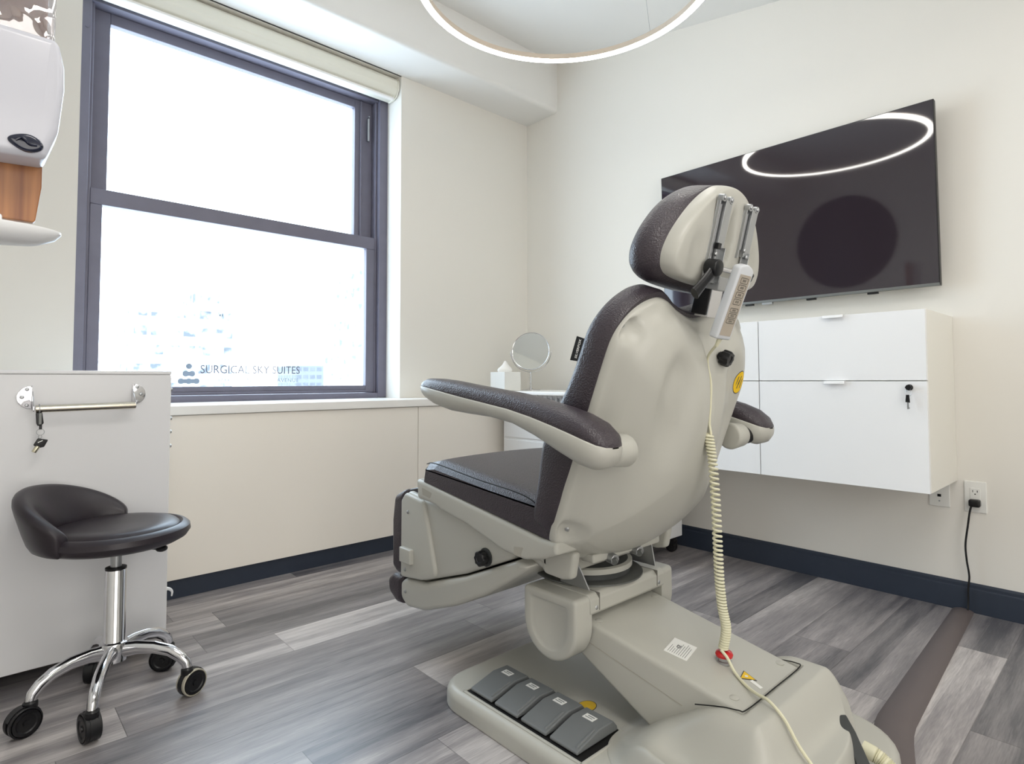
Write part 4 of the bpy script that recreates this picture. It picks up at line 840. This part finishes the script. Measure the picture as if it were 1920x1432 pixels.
b = B(); rprism(b, rpoly([(kx-.002, .735), (kx+.022, .729), (kx+.013, .709), (kx-.002, .706), (kx-.012, .716)], .003), kyy-.006, kyy+.001, .0015, fXZ); ob('key_head', b, 'black', ky)
b = B(); hexa(b, [(kx-.002, kyy-.0068, .7215), (kx+.009, kyy-.0068, .7265), (kx+.009, kyy-.006, .7265), (kx-.002, kyy-.006, .7215), (kx-.002, kyy-.0068, .7240), (kx+.009, kyy-.0068, .7290), (kx+.009, kyy-.006, .7290), (kx-.002, kyy-.006, .7240)]); ob('key_mark', b, 'label', ky, smooth=0)
b = B(); cyl(b, (kx-.001, kyy-.003, .712), (kx-.0105, kyy-.003, .695), .0062, n=20, fil=.001); ob('key_barrel', b, 'brass', ky)

# ------------------------------------------------------------------ hand sanitiser stand near the camera
sn = root('sanitizer_stand', 'hand sanitizer stand with wood-grain board and drip tray near the window wall', 'sanitizer dispenser', (-.01, 1.36, 0))
SY = 1.30
b = B(); cyl(b, (-.005, 1.345, .01), (-.005, 1.345, 1.7), .013, n=24); ob('pole', b, 'steel', sn)
b = B(); rprism(b, rpoly([(-.16, 1.20), (.15, 1.20), (.15, 1.50), (-.16, 1.50)], .03), 0, .012, .001, fXY, r1=.004); ob('floor_plate', b, 'steel', sn)
b = B(); rprism(b, rpoly([(-.085, 1.177), (.074, 1.177), (.0815, 1.24), (.0835, 1.7), (-.09, 1.7)], [.004, .006, .03, .004, .004]), SY+.012, SY+.03, .002, fXZ); ob('board', b, 'wood', sn)
sq = rpoly([(-.07, 1.266), (.082, 1.274), (.098, 1.325), (.1045, 1.40), (.1035, 1.44), (.096, 1.475), (.09, 1.483), (-.07, 1.483)], [.02, .012, .03, .03, .02, .015, .01, .02], 6)
b = B(); rprism(b, sq, SY+.012, SY-.055, .002, fXZ, k=6, r1=.014); ob('dispenser_body', b, 'dispenser', sn)
b = B(); rprism(b, rpoly([(-.07, 1.478), (.092, 1.478), (.088, 1.53), (.086, 1.70), (-.075, 1.70)], [.01, .008, .03, .01, .01]), SY+.010, SY-.03, .002, fXZ, k=4, r1=.012)
for v in b.verts:
    if v.co.y < SY: v.co.y += .010*math.sin(v.co.x*70)*math.sin(v.co.z*43+v.co.x*30); v.co.x += .004*math.sin(v.co.z*55)
cc_ = ob('clear_film_cover', b, 'film', sn, smooth=80)
# crumpled clear film sheet with real folds
b = B(); G = 26; vv = []
for i in range(G):
    for j in range(G):
        x = -.06+.15*i/(G-1); z = 1.472+.21*j/(G-1); n_ = math.sin(x*90+z*25)*.006+math.sin(x*33-z*61+1)*.008+math.sin((x+z)*140)*.002; vv.append(b.verts.new((x, SY-.045+n_*(.4+.6*(j/(G-1))), z)))
for i in range(G-1):
    for j in range(G-1): b.faces.new((vv[i*G+j], vv[(i+1)*G+j], vv[(i+1)*G+j+1], vv[i*G+j+1]))
o = ob('film_sheet', b, 'film', sn, smooth=180); sm = o.modifiers.new('sol', 'SOLIDIFY'); sm.thickness = .0006
SZ_ = 1.2925
b = B(); q = [(.055+.021*math.cos(a)*(1+.12*math.cos(2*a+.6)), SZ_+.0145*math.sin(a)*(1+.15*math.cos(a))) for a in [2*math.pi*i/32 for i in range(32)]]
rprism(b, [Vector(p) for p in q], SY-.050, SY-.061, .0, fXZ, r1=.005, k=4); sn_ = ob('sensor_window', b, 'navy', sn)
b = B(); tube(b, catmull([(.042, SY-.061, SZ_), (.050, SY-.063, SZ_+.005), (.060, SY-.063, SZ_-.003), (.069, SY-.061, SZ_-.003)], 6), .002, 8); ob('sensor_ridge', b, 'navy', sn_)
# drip tray, a shallow oval dish
ov = [Vector((-.012+.120*math.cos(a), SY-.02+.060*math.sin(a))) for a in [2*math.pi*i/56 for i in range(56)]]
b = B(); OC = Vector((-.012, SY-.02))
loft(b, [[Vector((*(OC+(p-OC)*k1), z)) for p in ov] for k1, z in ((.45, 1.128), (.75, 1.132), (.93, 1.142), (1.0, 1.152), (1.0, 1.156), (.97, 1.156), (.90, 1.148), (.7, 1.140), (.1, 1.138))]); ob('drip_tray', b, 'white', sn)
ob('tray_arm', box(B(), -.05, .03, SY-.01, SY+.035, 1.130, 1.180), 'white', sn, bevel=.004)

# ------------------------------------------------------------------ trolley in the corner, with a mirror and tissues
tr = root('corner_trolley', 'low white trolley with black wheels in the corner behind the chair', 'trolley', (2.58, 2.2, 0))
b = B(); box(b, 2.405, 2.77, 1.70, 2.700, .085, .79); ob('body', b, 'white', tr, bevel=.004)
b = B(); rprism(b, rpoly([(2.27, 1.66), (2.80, 1.66), (2.80, 2.715), (2.27, 2.715)], .06, 8), .818, .838, .004, fXY); ob('top_board', b, 'sill', tr)
b = B(); box(b, 2.415, 2.76, 1.71, 2.69, .788, .800)
for i in range(26): y = 1.72+i*.037; box(b, 2.385, 2.40, y, y+.010, .768, .819)
box(b, 2.39, 2.76, 1.70, 2.69, .800, .819); ob('ribbed_lip', b, 'cart', tr, bevel=.001)
for i, z in enumerate((.10, .33, .56)): ob('drawer_front', box(B(), 2.398, 2.406, 1.71, 2.69, z, z+.215), 'white', tr, bevel=.002)
for x, y in ((2.44, 1.715), (2.735, 1.745), (2.44, 2.66), (2.735, 2.66)):
    b = B(); cyl(b, (x-.014, y, .03), (x+.014, y, .03), .030, n=24, fil=.004); o = ob('caster_wheel', b, 'blackm', tr)
    b = B(); rprism(b, rpoly([(y-.022, .03), (y+.022, .03), (y+.025, .07), (y-.01, .086), (y-.03, .06)], .01), x-.016, x+.016, .003, fYZ); ob('caster_hood', b, 'black', o)
tb = root('tissue_box', 'small square white tissue box with a tissue standing out', 'tissue box', (2.375, 2.61, .838))
TO = Vector((2.345, 2.615, .839)); ta = R(0)
def rb(x, y, z): return Vector((TO.x+x*math.cos(ta)-y*math.sin(ta), TO.y+x*math.sin(ta)+y*math.cos(ta), TO.z+z))
b = B(); q = [(-.064, -.064), (.064, -.064), (.064, .064), (-.064, .064)]; hexa(b, [rb(x, y, 0) for x, y in q]+[rb(x, y, .110) for x, y in q]); ob('box', b, 'label', tb, bevel=.002)
b = B(); G = 12; vv = []
for i in range(G):
    for j in range(6):
        a = 2*math.pi*i/G; rr_ = (.044+.008*math.sin(3*a))*(1-.72*(j/5)**2)*(1+.3*math.sin(j*1.2)); vv.append(b.verts.new(rb(rr_*math.cos(a)*1.1, rr_*math.sin(a)*.5, .108+.013*j+.006*math.sin(2*a)*j/5)))
for i in range(G):
    for j in range(5): b.faces.new((vv[i*6+j], vv[((i+1) % G)*6+j], vv[((i+1) % G)*6+j+1], vv[i*6+j+1]))
ob('tissue', b, 'tissue', tb, sub=1, smooth=180)
mi_ = root('vanity_mirror', 'round chrome tabletop mirror on a thin stem by the tissue box', 'mirror', (2.55, 2.61, .838))
mc = Vector((2.55, 2.61, 1.080)); mn = Vector((-.80, -.56, .18)).normalized(); mu = Vector((0, 0, 1)).cross(mn).normalized(); mv = mn.cross(mu); mr = .117
b = B(); lathe(b, mc-mn*.005, mn, [(0, mr-.004), (0, mr), (.004, mr+.003), (.010, mr+.003), (.012, mr), (.0105, mr-.003), (.0105, .001)], 64); ob('rim', b, 'chrome', mi_)
b = B(); lathe(b, mc+mn*.0056, mn, [(0, mr-.003), (.0004, mr-.003), (.0004, .001)], 64); ob('mirror_glass', b, 'mirror', mi_)
b = B(); hz = Vector((mu.x, mu.y, 0)).normalized(); tube(b, [mc+hz*(mr+.010)*math.cos(a)+Vector((0, 0, 1))*(mr+.012)*math.sin(a) for a in [R(180)+R(180)*i/40 for i in range(41)]], .0022, 8); ob('yoke', b, 'chrome', mi_)
bp_ = mc-Vector((0, 0, mr+.012)); b = B(); cyl(b, bp_, Vector((bp_.x, bp_.y, .846)), .0035, n=14); cyl(b, bp_-Vector((0, 0, .012)), Vector((bp_.x, bp_.y, .852)), .0055, n=14); ob('stem', b, 'chrome', mi_)
b = B(); lathe(b, (bp_.x, bp_.y, .8385), (0, 0, 1), [(0, .06), (.003, .06), (.008, .02), (.014, .007)], 40); ob('foot', b, 'chrome', mi_)

# ------------------------------------------------------------------ round black disc on the side wall, mirrored in the television
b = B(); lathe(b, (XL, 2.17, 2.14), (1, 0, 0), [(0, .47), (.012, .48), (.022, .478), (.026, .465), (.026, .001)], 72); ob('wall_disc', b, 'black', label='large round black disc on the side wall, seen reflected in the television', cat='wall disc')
